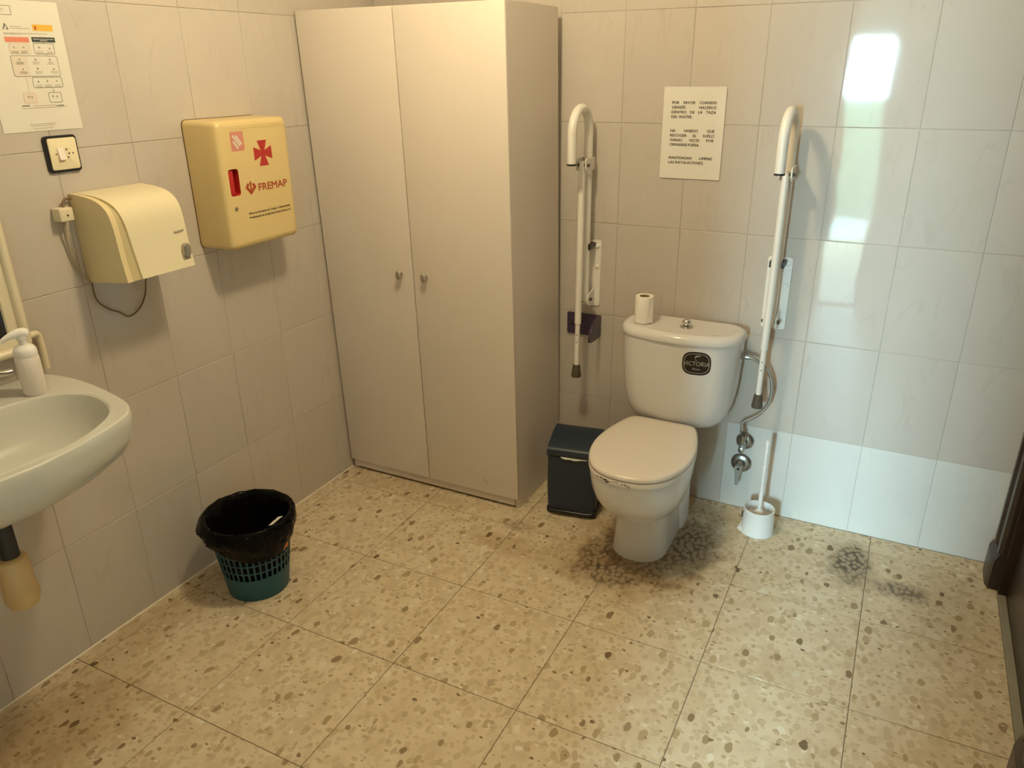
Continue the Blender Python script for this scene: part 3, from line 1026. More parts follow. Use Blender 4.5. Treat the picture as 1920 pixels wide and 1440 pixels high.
# ================================================================== GRAB BARS
def grab_bar(x, label, dx=0.0):
    root = thing('folding_grab_bar', (x, 0.0, 0.48), label, 'grab bar', 'folding grab bars beside the toilet')
    g = G()
    o1 = rrect(x + 0.003, 0.871, 0.041, 0.128, 0.010)
    o2 = rrect(x + 0.003, 0.871, 0.0395, 0.1265, 0.009)
    g.loft([[(a, 0.0006, b) for a, b in o1], [(a, -0.0045, b) for a, b in o1], [(a, -0.006, b) for a, b in o2]])
    plate = obj('wall_plate', g, 'white_paint', root, 40)
    for (ax, az) in ((-0.024, 0.900), (0.030, 0.900), (-0.024, 0.978), (0.030, 0.978)):
        obj('screw_cap', G().lathe([(0.0085, 0.0), (0.0085, 0.003), (0.006, 0.0055), (0.002, 0.006)], (x + ax, -0.006, az), 18, 'y'), 'white_plastic', plate, 40)
    for s in (-1, 1):
        pr = [(-0.006, 0.752), (-0.062, 0.757), (-0.074, 0.768), (-0.074, 0.792), (-0.064, 0.804), (-0.006, 0.815)]
        obj('hinge_lug', G().slab([(x + s * 0.0185, b, c) for b, c in pr], (s * 0.004, 0, 0)), 'white_paint', root)
    obj('hinge_bolt', G().tube([(x - 0.031, -0.052, 0.782), (x - 0.027, -0.052, 0.782), (x - 0.027, -0.052, 0.782), (x + 0.027, -0.052, 0.782), (x + 0.031, -0.052, 0.782)], [0.003, 0.0065, 0.0065, 0.0065, 0.004], 12), 'rubber', root, 40)
    # main tube: up from the hinge, over, and down
    R = 0.077
    yb_, yf_ = -0.050, -0.050 - 2 * R
    path = [(x, yb_, 0.775), (x, yb_, 1.0), (x, yb_, 1.2), (x, yb_, 1.395)]
    for k in range(1, 16):
        a = math.pi * k / 15
        path.append((x + dx * k / 15, -0.050 - R + R * math.cos(a), 1.395 + R * math.sin(a)))
    path += [(x + dx, yf_, 1.34), (x + dx, yf_, 1.297)]
    obj('tube', G().tube(path, 0.0158, 20), 'white_paint', root, 60)
    obj('end_cap', G().lathe([(0.0168, 0.0), (0.0168, 0.006), (0.012, 0.0065)], (x + dx, yf_, 1.291), 20), 'black', root, 40)
    g = G().tube([(x - 0.022, -0.046, 0.985), (x + 0.022, -0.046, 0.985)], 0.006, 10)
    g.box((x - 0.024, -0.036, 0.974), (x - 0.016, -0.072, 0.996), 0.002).box((x + 0.016, -0.036, 0.974), (x + 0.024, -0.072, 0.996), 0.002)
    g.box((x - 0.024, -0.006, 0.978), (x + 0.024, -0.036, 0.992), 0.002)
    obj('holding_clip', g, 'black', root, 40)
    # bracket of the drop leg
    for s in (-1, 1):
        pr = [(-0.036, 1.262), (-0.108, 1.262), (-0.122, 1.275), (-0.122, 1.298), (-0.112, 1.305), (-0.036, 1.305)]
        obj('leg_bracket', G().slab([(x + s * 0.0165, b, c) for b, c in pr], (s * 0.004, 0, 0)), 'white_paint', root)
    obj('bracket_bolt', G().tube([(x - 0.027, -0.108, 1.283), (x + 0.028, -0.108, 1.283)], 0.0058, 10), 'rubber', root, 40)
    lg = obj('leg', G().tube([(x, -0.108, 1.296), (x, -0.108, 1.25), (x, -0.110, 0.9), (x - 0.001, -0.112, 0.698)], [0.009, 0.0122, 0.0125, 0.0125], 18), 'white_paint', root, 50)
    obj('leg_extension', G().tube([(x - 0.001, -0.112, 0.70), (x - 0.002, -0.114, 0.525)], 0.0096, 16), 'white_paint', lg, 50)
    for hz in (0.655, 0.625):
        obj('adjusting_hole', G().lathe([(0.0022, 0.0), (0.0022, 0.0008)], (x - 0.001, -0.113 - 0.0093, hz), 10, 'y'), 'rubber', lg)
    obj('rubber_foot', G().lathe([(0.0185, 0.0), (0.0195, 0.006), (0.0185, 0.012), (0.0150, 0.040), (0.0135, 0.0485), (0.0105, 0.050)], (x - 0.002, -0.114, 0.482), 22), 'rubber', lg, 40)
    return root


grab_bar(0.932, 'white fold-up grab bar by the cupboard side of the toilet', 0.0)
grab_bar(1.622, 'white fold-up grab bar by the flexible hose side of the toilet', -0.006)

# ================================================================== PURPLE ROLL HOLDER
hold = thing('roll_holder', (0.915, 0.0, 0.592), 'smoked purple plastic toilet roll holder on the back wall', 'roll holder')
g = G()
o1 = rrect(0.9145, 0.6630, 0.0695, 0.0430, 0.004)
g.loft([[(a, -0.0006, b) for a, b in o1], [(a, -0.009, b) for a, b in o1], [(a, -0.0105, 0.663 + (b - 0.663) * 0.97) for a, b in o1]])
hp = obj('back_plate', g, 'purple', hold, 40)
obj('screw', G().lathe([(0.006, 0.0), (0.005, 0.0015)], (0.868, -0.0104, 0.662), 14, 'y'), 'navy_dark', hp)
pr = smooth_path([(0, -0.004, 0.706), (0, -0.030, 0.706), (0, -0.060, 0.702), (0, -0.082, 0.690), (0, -0.100, 0.672), (0, -0.113, 0.652), (0, -0.118, 0.638), (0, -0.113, 0.628), (0, -0.100, 0.624), (0, -0.050, 0.621), (0, -0.004, 0.620)], 3)
obj('side_arm', G().slab([(0.9765, p.y, p.z) for p in pr], (0.0075, 0, 0)), 'purple', hold, 40)

# ================================================================== NOTICE
not_ = thing('notice_sheet', (1.288, -0.002, 1.24), 'white sheet with printed capital-letter request taped to back wall', 'notice')
np_ = Plane((1.183, -0.0022, 1.240), (1, 0, 0), (0, 0, 1))
g = G()
nx, nz_ = 10, 14
W_, H_ = 0.2095, 0.2985
fr, bk = [], []
for j in range(nz_ + 1):
    for i in range(nx + 1):
        u, v = i / nx, j / nz_
        bow = 0.0012 + 0.0016 * (noise.noise(Vector((u * 2.2, v * 2.6, 3.1))) + 0.3)
        if v > 0.9:
            bow += 0.0015 * (v - 0.9) * 10 * (0.5 - abs(u - 0.5))
        fr.append(np_.p(u * W_ + 0.0005 * (1 - v), v * H_, max(0, bow)))
f = [(j * (nx + 1) + i, j * (nx + 1) + i + 1, (j + 1) * (nx + 1) + i + 1, (j + 1) * (nx + 1) + i) for j in range(nz_) for i in range(nx)]
g.add(fr, f)
sheet = obj('sheet', g, 'paper', not_, 60)
LINES = [('POR FAVOR CUANDO', 1.4885, 1), ('ORINEÍS HACERLO', 1.4735, 1), ('DENTRO DE LA TAZA', 1.4583, 1), ('DEL WATER.', 1.4433, 0),
         ('HA HABIDO QUE', 1.3985, 1), ('RECOGER EL SUELO', 1.3832, 1), ('VARIAS VECES POR', 1.3680, 1), ('ORINARSE FUERA.', 1.3530, 0),
         ('MANTENGAN LIMPIAS', 1.3095, 1), ('LAS INSTALACIONES.', 1.2945, 0)]
ch = 0.0088


def bowed(gg, off):
    for p in gg.v:
        u, v = (p.x - 1.183) / W_, (p.z - 1.240) / H_
        bow = 0.0012 + 0.0016 * (noise.noise(Vector((u * 2.2, v * 2.6, 3.1))) + 0.3)
        if v > 0.9:
            bow += 0.0015 * (v - 0.9) * 10 * (0.5 - abs(u - 0.5))
        p.y = np_.o.y - max(0, bow) - off - (-0.00002 * p.y)
    return gg


for (txt, zc, just) in LINES:
    ms = []
    for w in txt.split(' '):
        v, f = text_geo(w, 0.0, 1.06)
        x0 = min(p[0] for p in v)
        x1 = max(p[0] for p in v)
        s_ = ch / 0.70
        ms.append((v, f, x0, (x1 - x0) * s_ * 0.98, s_))
    tw = sum(q[3] for q in ms)
    gap = (0.1495 - tw) / max(1, len(ms) - 1) if just else 0.0042
    u = 0.0300
    for (v, f, x0, w_, s_) in ms:
        g = G()
        for (dx, dy) in ((-0.030, 0), (0.0, 0.012), (0.0, -0.012), (0.030, 0)):
            g.add([np_.p(u + (x - x0 + dx) * s_ * 0.98, zc - 1.240 - ch / 2 + (y + dy) * s_, 0.0040) for x, y in v], f)
        u += w_ + gap
        obj('word', bowed(g, 0.0006), 'ink', sheet)

# ================================================================== POSTER (left wall)
pos = thing('flow_chart_poster', (0.0005, -1.4275, 1.4686), 'laminated flow-chart poster with red and dark header boxes above the switch', 'poster')
pp = Plane((0.0012, -1.5318, 1.4686), (0, 1, 0), (0, 0, 1))


def py(y, z):
    return (y + 1.5318, z - 1.4686)


g = G().box((0.0002, -1.5318, 1.4686), (0.0012, -1.3232, 1.7656))
ps = obj('sheet', g, 'poster', pos)


def pbox(gg, y0, z0, y1, z1, r=0.0, c=0.0004):
    a, b = py(y0, z0), py(y1, z1)
    if r > 0:
        o_ = rrect((a[0] + b[0]) / 2, (a[1] + b[1]) / 2, abs(b[0] - a[0]) / 2, abs(b[1] - a[1]) / 2, r, 4)
        gg.poly(pp.pts(o_, c))
    else:
        gg.poly(pp.pts([(a[0], a[1]), (b[0], a[1]), (b[0], b[1]), (a[0], b[1])], c))


def pring(gg, y0, z0, y1, z1, r=0.004, t=0.0009, c=0.0006):
    a, b = py(y0, z0), py(y1, z1)
    cx_, cy_ = (a[0] + b[0]) / 2, (a[1] + b[1]) / 2
    hx_, hy_ = abs(b[0] - a[0]) / 2, abs(b[1] - a[1]) / 2
    v, f = frame2d(rrect(cx_, cy_, hx_, hy_, r, 4), rrect(cx_, cy_, hx_ - t, hy_ - t, r - t * 0.7, 4))
    gg.add(pp.pts(v, c), f)


g = G()
pbox(g, -1.4750, 1.6730, -1.4155, 1.6845, 0.001)
obj('red_header', g, 'poster_red', ps)
g = G()
pbox(g, -1.4085, 1.6740, -1.3482, 1.6855, 0.001)
dh = obj('dark_header', g, 'ink_dark', ps)
g = G()
pbox(g, -1.4002, 1.6995, -1.3480, 1.7137)
yb2 = obj('yellow_box', g, 'poster_yellow', ps)
g = G()
g.poly(pp.pts([py(-1.3960, 1.7025), py(-1.3905, 1.7025), py(-1.3900, 1.7070), py(-1.3925, 1.7110), py(-1.3958, 1.7085), py(-1.3945, 1.7060)], 0.0007))
obj('emblem', g, 'maroon', yb2)
for (a, b, c, d) in ((-1.4695, 1.6470, -1.4180, 1.6710), (-1.4720, 1.5965, -1.4300, 1.6430), (-1.4625, 1.5350, -1.4285, 1.5595)):
    g = G()
    pbox(g, a, b, c, d, 0.004)
    obj('pale_field', g, 'poster_pale', ps)
for (a, b, c, d) in ((-1.4695, 1.6470, -1.4180, 1.6710), (-1.4625, 1.5350, -1.4285, 1.5595)):
    g = G()
    pring(g, a, b, c, d)
    obj('box_outline', g, 'poster_pink', ps)
g = G()
g.poly(pp.pts([py(-1.4455, 1.5625), py(-1.4466, 1.5625), py(-1.4451, 1.5597), py(-1.4436, 1.5625), py(-1.4447, 1.5625), py(-1.4447, 1.5960), py(-1.4455, 1.5960)], 0.0007))
obj('arrow', g, 'poster_pink', ps)
for (a, b, c, d, r, t) in ((-1.4080, 1.6472, -1.3550, 1.6718, 0.004, 0.0009), (-1.4720, 1.5963, -1.3530, 1.6434, 0.005, 0.0008), (-1.4305, 1.5698, -1.3527, 1.5945, 0.004, 0.0009), (-1.3975, 1.5345, -1.3633, 1.5585, 0.004, 0.0009), (-1.5000, 1.7322, -1.4445, 1.7525, 0.001, 0.0008)):
    g = G()
    pring(g, a, b, c, d, r, t)
    obj('box_outline', g, 'poster_dark', ps)
for (y, a, b) in ((-1.3790, 1.6718, 1.6740), (-1.3790, 1.6434, 1.6472), (-1.3790, 1.5945, 1.5963)):
    g = G()
    pbox(g, y - 0.0004, a, y + 0.0004, b)
    obj('connector', g, 'poster_dark', ps)
g = G()
g.poly(pp.pts([py(-1.3814, 1.5612), py(-1.3825, 1.5612), py(-1.3810, 1.5587), py(-1.3795, 1.5612), py(-1.3806, 1.5612), py(-1.3806, 1.5698), py(-1.3814, 1.5698)], 0.0007))
obj('arrow', g, 'poster_dark', ps)
g = G()
g.poly(pp.pts([py(-1.4738, 1.7002), py(-1.4715, 1.7002), py(-1.4655, 1.7115), py(-1.4662, 1.7140), py(-1.4678, 1.7140)], 0.0007))
g.poly(pp.pts([py(-1.4662, 1.7140), py(-1.4640, 1.7105), py(-1.4596, 1.7005), py(-1.4640, 1.7005), py(-1.4660, 1.7030), py(-1.4625, 1.7030)], 0.0008))
obj('letter_mark', g, 'poster_dark', ps)
for (y0, y1, z) in ((-1.3816, -1.3620, 1.5268), (-1.4715, -1.4515, 1.5292)):
    g = G()
    pbox(g, y0, z - 0.0011, y1, z + 0.0011)
    obj('footer_mark', g, 'poster_dark', ps)
g = G()
rows = [(-1.4545, -1.4270, 1.7076), (-1.4550, -1.4080, 1.7036), (-1.4740, -1.3665, 1.6930), (-1.4730, -1.4300, 1.6905), (-1.4440, -1.3830, 1.5284), (-1.4720, -1.3530, 1.5234),
        (-1.4630, -1.3945, 1.4855), (-1.4600, -1.3990, 1.4815), (-1.4570, -1.4025, 1.4752), (-1.4950, -1.4600, 1.7450), (-1.4950, -1.4640, 1.7405)]
for (y0, y1, z) in rows:
    y = y0
    while y < y1:
        L_ = random.uniform(0.003, 0.008)
        pbox(g, y, z - 0.0007, min(y1, y + L_), z + 0.0007)
        y += L_ + 0.0012
icons = [(-1.4575, 1.6610), (-1.4340, 1.6615), (-1.3940, 1.6620), (-1.3680, 1.6600), (-1.4510, 1.6350), (-1.4110, 1.6345), (-1.3730, 1.6345), (-1.4470, 1.6130), (-1.4090, 1.6140), (-1.3680, 1.6130),
         (-1.4160, 1.5840), (-1.3920, 1.5850), (-1.3670, 1.5850), (-1.4500, 1.5490), (-1.4410, 1.5485), (-1.3860, 1.5490), (-1.3750, 1.5485)]
for (y, z) in icons:
    k = 7
    g.poly(pp.pts([py(y + random.uniform(0.0015, 0.0038) * math.cos(2 * math.pi * q / k), z + random.uniform(0.0015, 0.0038) * math.sin(2 * math.pi * q / k)) for q in range(k)], 0.0007))
for (cy_, z0) in ((-1.4510, 1.6290), (-1.4110, 1.6290), (-1.3730, 1.6290), (-1.4470, 1.6075), (-1.4090, 1.6075), (-1.3680, 1.6075), (-1.4570, 1.6530), (-1.4340, 1.6530), (-1.3940, 1.6530), (-1.3690, 1.6530), (-1.4160, 1.5760), (-1.3920, 1.5760), (-1.3670, 1.5760)):
    for q in range(3):
        w_ = random.uniform(0.007, 0.011)
        pbox(g, cy_ - w_, z0 - 0.0024 * q - 0.0004, cy_ + w_, z0 - 0.0024 * q + 0.0004)
fpo = obj('fine_print', g, 'ink_soft', ps)
fpo['kind'] = 'stuff'
g = G()
for (z, a, b) in ((1.6808, -1.4045, -1.3520), (1.6775, -1.3880, -1.3690)):
    y = a
    while y < b:
        L_ = random.uniform(0.003, 0.007)
        pbox(g, y, z - 0.0007, min(b, y + L_), z + 0.0007, 0, 0.0007)
        y += L_ + 0.0011
hpo = obj('header_print', g, 'poster', dh)
hpo['kind'] = 'stuff'

# ================================================================== SWITCH AND SOCKET
sw = thing('wall_switch', (0.0, -1.3985, 1.365), 'square light switch with socket on a black-edged plate under the poster', 'switch')
o1 = rrect(-1.3985, 1.4100, 0.0450, 0.0455, 0.009)
o2 = rrect(-1.3985, 1.4100, 0.0435, 0.0440, 0.008)
obj('black_surround', G().loft([[(0.0004, a, b) for a, b in o1], [(0.0070, a, b) for a, b in o1], [(0.0085, a, b) for a, b in o2]]), 'black', sw, 40)
o1 = rrect(-1.3975, 1.4105, 0.0385, 0.0390, 0.006)
o2 = rrect(-1.3975, 1.4105, 0.0370, 0.0375, 0.005)
obj('cover_plate', G().loft([[(0.0070, a, b) for a, b in o1], [(0.0110, a, b) for a, b in o1], [(0.0120, a, b) for a, b in o2]]), 'cream', sw, 40)
g = G().box((0.0115, -1.4150, 1.3955), (0.0132, -1.3800, 1.4255), 0.0005)
ins = obj('insert', g, 'cream', sw)
g = G().slab([(0.0125, -1.4148, 1.3945), (0.0195, -1.4148, 1.3965), (0.0135, -1.4148, 1.4250), (0.0125, -1.4148, 1.4250)], (0, 0.0165, 0))
obj('rocker', g, 'bottle', ins)
for (y, z, r) in ((-1.3905, 1.4205, 0.0022), (-1.3850, 1.4105, 0.0022), (-1.3890, 1.4010, 0.0022), (-1.4195, 1.4110, 0.0019), (-1.3735, 1.4105, 0.0019)):
    obj('pin_hole', G().lathe([(r, 0.0), (r, 0.0006)], (0.0131 if abs(y + 1.388) < 0.006 else 0.0121, y, z), 12, 'x'), 'ink', ins)

# ================================================================== HAND DRYER
dry = thing('hand_dryer', (0.0, -1.29, 1.068), 'cream electric hand dryer with oval grey push button', 'hand dryer')
PROF = smooth_path([(0.002, 0, 1.3090), (0.050, 0, 1.3055), (0.093, 0, 1.2985), (0.121, 0, 1.2870), (0.140, 0, 1.2690), (0.1505, 0, 1.2420), (0.1555, 0, 1.2050), (0.1600, 0, 1.1500), (0.1690, 0, 1.0860)], 4)


def extr(prof, y0, y1, inset=0.0, y0b=None):
    """profile (x, z) swept in y; y0 may slide to y0b along the profile"""
    n = len(prof)
    A, B = [], []
    for i, p in enumerate(prof):
        a = prof[max(0, i - 1)]
        c = prof[min(n - 1, i + 1)]
        t = (c - a).normalized()
        nn = Vector((t.z, 0, -t.x)) * -1
        q = p + nn * inset if inset else p
        if q.x < 0.001:
            q = Vector((0.001, 0, q.z))
        s = i / (n - 1)
        ya = y0 if y0b is None else y0 + (y0b - y0) * s
        A.append((q.x, ya, q.z))
        B.append((q.x, y1, q.z))
    A.append((0.002, A[-1][1], 1.0690))
    B.append((0.002, y1, 1.0690))
    return G().loft([A, B])


nrm = (PROF[1] - PROF[0]).normalized()
INS = 0.006 if (Vector((nrm.z, 0, -nrm.x)) * -1).z < 0 else -0.006
obj('end_rim', extr(PROF, -1.4055, -1.3900), 'cream_side', dry, 35)
obj('groove', extr(PROF, -1.3950, -1.30, INS), 'cream_groove', dry, 35)
cov = obj('cover', extr(PROF, -1.3895, -1.1820, 0.0, -1.3580), 'cream', dry, 35)
g = G()
rings = []
for (sc_, x) in ((1.0, 0.150), (1.0, 0.1685), (0.88, 0.1715), (0.5, 0.1725)):
    rings.append([(x, -1.2005 + a * sc_, 1.1330 + b * sc_) for a, b in rrect(0, 0, 0.0130, 0.0200, 0.0129, 8)])
g.loft(rings)
obj('push_button', g, 'satin', cov, 40)
g = G()
rings = []
for (sc_, x) in ((1.0, 0.150), (1.0, 0.1650), (0.9, 0.1660)):
    rings.append([(x, -1.2025 + a * sc_, 1.1180 + b * sc_) for a, b in rrect(0, 0, 0.0140, 0.0270, 0.0139, 8)])
obj('button_seat', G().loft(rings), 'wire_grey', cov, 40)
g = G()
lp = Plane((0.1600, -1.2270, 1.1868), (0, 1, 0), (-0.12, 0, 1))
g.slab([lp.p(0, 0), lp.p(0.034, 0.001), lp.p(0.034, 0.0045), lp.p(0, 0.0035)], (0.0006, 0, 0))
obj('maker_mark', g, 'ink_soft', cov)

# ---- plug box, mains lead and hanging wire of the dryer
plug = thing('cable_junction', (0.0, -1.444, 1.246), 'small cream junction block with grey lead beside the hand dryer', 'junction box')
obj('block', G().box((0.0005, -1.4620, 1.2460), (0.036, -1.4245, 1.2800), 0.003), 'frame', plug, 30)
obj('screw', G().lathe([(0.0028, 0.0), (0.0028, 0.0008)], (0.0359, -1.4420, 1.2610), 10, 'x'), 'ink', plug)
obj('lead', G().tube(smooth_path([(0.020, -1.445, 1.248), (0.016, -1.446, 1.22), (0.010, -1.444, 1.19), (0.010, -1.436, 1.14), (0.012, -1.424, 1.10), (0.014, -1.412, 1.075), (0.014, -1.4085, 1.064)], 6), 0.0035, 8), 'wire_grey', plug, 60)
obj('upper_lead', G().tube(smooth_path([(0.018, -1.437, 1.279), (0.014, -1.434, 1.290), (0.012, -1.424, 1.298), (0.012, -1.4075, 1.298)], 5), 0.003, 8), 'wire', plug, 60)
g = G().tube(smooth_path([(0.012, -1.402, 1.075), (0.010, -1.398, 1.020), (0.008, -1.366, 0.984), (0.008, -1.336, 0.966), (0.008, -1.3145, 0.9475), (0.008, -1.290, 0.949), (0.008, -1.262, 0.967), (0.009, -1.242, 0.998), (0.014, -1.238, 1.030), (0.040, -1.245, 1.074)], 6), 0.0022, 8)
tag(obj('wire', g, 'wire', None, 60), 'thin brown wire hanging in a loop under the hand dryer', 'wire')

# ================================================================== FIRST-AID CABINET
FY0, FY1, FZ0, FZ1, FD = -1.004, -0.704, 1.084, 1.4685, 0.140
fa = thing('first_aid_cabinet', (0.0, (FY0 + FY1) / 2, FZ0), 'pale yellow plastic first-aid cabinet with red cross', 'first-aid box')


def rr3(y0, y1, z0, z1, r, x):
    return [(x, a, b) for a, b in rrect((y0 + y1) / 2, (z0 + z1) / 2, (y1 - y0) / 2, (z1 - z0) / 2, r, 6)]


g = G().loft([rr3(FY0, FY1, FZ0, FZ1, 0.016, 0.0008), rr3(FY0, FY1, FZ0, FZ1, 0.016, 0.004), rr3(FY0 + 0.001, FY1 - 0.001, FZ0 + 0.001, FZ1 - 0.001, 0.016, 0.100)])
body = obj('body', g, 'yellow', fa, 35)
# the back edge gasket
obj('back_edge', G().loft([rr3(FY0 - 0.0016, FY1 + 0.0016, FZ0 - 0.0016, FZ1 + 0.0016, 0.017, 0.0006), rr3(FY0 - 0.0016, FY1 + 0.0016, FZ0 - 0.0016, FZ1 + 0.0016, 0.017, 0.0032)]), 'wire', fa)
# front shell: swept rounded ring, flat face with a slot cut out for the red handle
SL = (-0.9815, -0.9410, 1.2490, 1.3285)
R1 = rrect((FY0 + FY1) / 2, (FZ0 + FZ1) / 2, (FY1 - FY0) / 2 - 0.001, (FZ1 - FZ0) / 2 - 0.001, 0.016, 6)


def shrink(L, d, r):
    return rrect((FY0 + FY1) / 2, (FZ0 + FZ1) / 2, (FY1 - FY0) / 2 - 0.001 - d, (FZ1 - FZ0) / 2 - 0.001 - d, r, 6)


g = G()
rings = [[(x, a, b) for a, b in shrink(R1, d, 0.016)] for (x, d) in ((0.0995, 0.0), (0.124, 0.0005), (0.1305, 0.0022), (0.1360, 0.0060), (0.1390, 0.0110), (0.1400, 0.0165))]
g.loft(rings, cap0=False, cap1=False)
# face with hole, via bmesh fill
bm = bmesh.new()
ov = [bm.verts.new((0.1400, a, b)) for a, b in shrink(R1, 0.0165, 0.016)]
hv = [bm.verts.new((0.1400, a, b)) for a, b in rrect((SL[0] + SL[1]) / 2, (SL[2] + SL[3]) / 2, (SL[1] - SL[0]) / 2, (SL[3] - SL[2]) / 2, 0.009, 5)]
eds = [bm.edges.new((ov[i], ov[(i + 1) % len(ov)])) for i in range(len(ov))] + [bm.edges.new((hv[i], hv[(i + 1) % len(hv)])) for i in range(len(hv))]
bmesh.ops.triangle_fill(bm, use_beauty=True, use_dissolve=False, edges=eds)
bm.verts.index_update()
g.add([q.co.copy() for q in bm.verts], [tuple(w.index for w in q.verts) for q in bm.faces])
bm.free()
front = obj('front_shell', g, 'yellow', fa, 45)
hs = rrect((SL[0] + SL[1]) / 2, (SL[2] + SL[3]) / 2, (SL[1] - SL[0]) / 2, (SL[3] - SL[2]) / 2, 0.009, 5)
g = G().loft([[(0.1398, a, b) for a, b in hs], [(0.112, a, b) for a, b in hs]], cap0=False, cap1=True)
rec = obj('handle_recess', g, 'red_deep', front, 40)
g = G().box((0.113, SL[0] + 0.002, SL[2] + 0.003), (0.1355, SL[0] + 0.024, SL[3] - 0.003), 0.003)
obj('handle', g, 'red_deep', rec, 30)
fp = Plane((0.1403, FY0, FZ0), (0, 1, 0), (0, 0, 1))


def F(y, z):
    return (y - FY0, z - FZ0)


# cross pattee
cy_, cz_ = -0.8275, 1.3640
a_, b_, t_ = 0.0385, 0.0205, 0.0085
cr_pts = []
for k in range(4):
    an = math.pi / 2 * k
    for (u, v) in ((t_, t_), (b_, a_), (-b_, a_), (-t_, t_)):
        cr_pts.append((cy_ - FY0 + u * math.cos(an) - v * math.sin(an), cz_ - FZ0 + u * math.sin(an) + v * math.cos(an)))
g = G()
for k in range(4):
    g.poly(fp.pts(cr_pts[4 * k:4 * k + 4]))
g.poly(fp.pts([(cy_ - FY0 + u, cz_ - FZ0 + v) for u, v in ((t_, t_), (-t_, t_), (-t_, -t_), (t_, -t_))]))
obj('red_cross', g, 'red', front)
g = G().poly(fp.pts(rrect(-0.9280 - FY0, 1.4068 - FZ0, 0.0268, 0.0282, 0.004, 4), 0.0))
ps2 = obj('plaster_sticker', g, 'pink', front)
g = G()
for (oy, oz, L_) in ((-0.004, 0.002, 0.026), (0.006, 0.0035, 0.022), (-0.008, -0.010, 0.018)):
    an = math.radians(-50)
    c, s = math.cos(an), math.sin(an)
    q = [(a * c - b * s + oy - 0.9280 - FY0, a * s + b * c + oz + 1.4068 - FZ0) for a, b in rrect(0, 0, L_ * 0.8, 0.0034, 0.003, 3)]
    q = [(min(max(a, -0.9540 - FY0), -0.9020 - FY0), min(max(b, 1.3800 - FZ0), 1.4340 - FZ0)) for a, b in q]
    g.poly(fp.pts(q, 0.0004))
obj('plaster_drawing', g, 'poster_pale', ps2)
# emblem: open diamond with an arrow
g = G()


def band(pts, w):
    for i in range(len(pts) - 1):
        a, b = Vector(pts[i]), Vector(pts[i + 1])
        d = (b - a).normalized()
        nn = Vector((-d.y, d.x)) * w / 2
        a2, b2 = a - d * w * 0.35, b + d * w * 0.35
        g.poly(fp.pts([F(*(a2 + nn)), F(*(a2 - nn)), F(*(b2 - nn)), F(*(b2 + nn))], 0.00012 * (len(g.f) + 1)))


band([(-0.9085, 1.2760), (-0.9145, 1.2675), (-0.8985, 1.2505), (-0.8805, 1.2670), (-0.8860, 1.2745)], 0.0090)
band([(-0.8975, 1.2610), (-0.8985, 1.2800)], 0.0055)
g.poly(fp.pts([F(-0.9040, 1.2775), F(-0.8925, 1.2775), F(-0.8980, 1.2880)], 0.00012 * (len(g.f) + 1)))
obj('emblem', g, 'maroon', front)
g = G()
put_text(g, fp, 'FREMAP', -0.8650 - FY0, 1.2520 - FZ0, 0.0222, 0.1275, 0.016)
obj('lettering', g, 'maroon', front)
g = G()
put_text(g, fp, 'Mutua de Accidentes de Trabajo Y Enfermedades', -0.9215 - FY0, 1.1860 - FZ0, 0.0062, 0.1870, 0.012, shear=0.2)
put_text(g, fp, 'Profesionales de la Seguridad Social Número 61', -0.9205 - FY0, 1.1730 - FZ0, 0.0062, 0.1850, 0.012, shear=0.2)
obj('small_print', g, 'ink', front)
o_a = rrect(-0.8345 - FY0, 1.2720 - FZ0, 0.1270, 0.1700, 0.018, 5)
o_b = rrect(-0.8345 - FY0, 1.2720 - FZ0, 0.1262, 0.1692, 0.0175, 5)
v, f = frame2d(o_a, o_b)
# outline runs only outside the handle side, as an embossed line
keep = [q for q in f if fp.p(*v[q[0]]).y > -0.9550]
g = G().add(fp.pts(v, 0.0002), keep)
obj('embossed_line', g, 'yellow_line', front)
g = G().lathe([(0.0065, 0.0), (0.0062, 0.002), (0.0045, 0.0028), (0.002, 0.003)], (0.1398, -0.9690, 1.2110), 18, 'x')
lk = obj('lock', g, 'satin', front, 40)
obj('keyhole', G().box((0.1426, -0.9698, 1.2070), (0.1431, -0.9682, 1.2150)), 'ink', lk)

# ================================================================== BASIN
bas = thing('washbasin', (0.25, -1.915, 0.70), 'wall-hung pale ceramic washbasin at the left edge', 'washbasin')
BY = -1.917


def basin_outline(z, sc=1.0, dx=0.0, inner=False):
    if not inner:
        H = [(0.003, 0.318), (0.06, 0.332), (0.13, 0.337), (0.21, 0.330), (0.285, 0.317), (0.355, 0.300), (0.405, 0.279), (0.440, 0.250), (0.460, 0.212), (0.478, 0.155), (0.494, 0.080), (0.502, 0.0)]
    else:
        H = [(0.128, 0.0), (0.134, 0.10), (0.150, 0.185), (0.172, 0.232), (0.205, 0.262), (0.255, 0.278), (0.310, 0.272), (0.365, 0.250), (0.405, 0.218), (0.436, 0.170), (0.462, 0.100), (0.472, 0.0)]
    P = smooth_path([(a, b, 0) for a, b in H], 3)
    out = [(p.x, p.y) for p in P]
    if inner:
        full = out + [(a, -b) for a, b in reversed(out[1:-1])]
        cx_ = 0.30
    else:
        full = out + [(a, -b) for a, b in reversed(out[:-1])]
        cx_ = 0.18
    return [(max(0.003, cx_ + (a - cx_) * sc + dx), BY + b * sc, z) for a, b in full]


ZR = 0.872
# outer shell (bottom to rim)
go = G()
oring = [basin_outline(0.700, 0.30, 0.04), basin_outline(0.712, 0.52, 0.03), basin_outline(0.745, 0.80, 0.008), basin_outline(0.775, 0.925, 0.0), basin_outline(0.795, 0.965, 0.0), basin_outline(0.815, 0.984, 0.0), basin_outline(0.845, 0.997, 0.0), basin_outline(0.862, 1.0, 0.0), basin_outline(0.869, 0.993, 0.0), basin_outline(ZR, 0.980, 0.0)]
go.loft(oring, cap0=True, cap1=False)
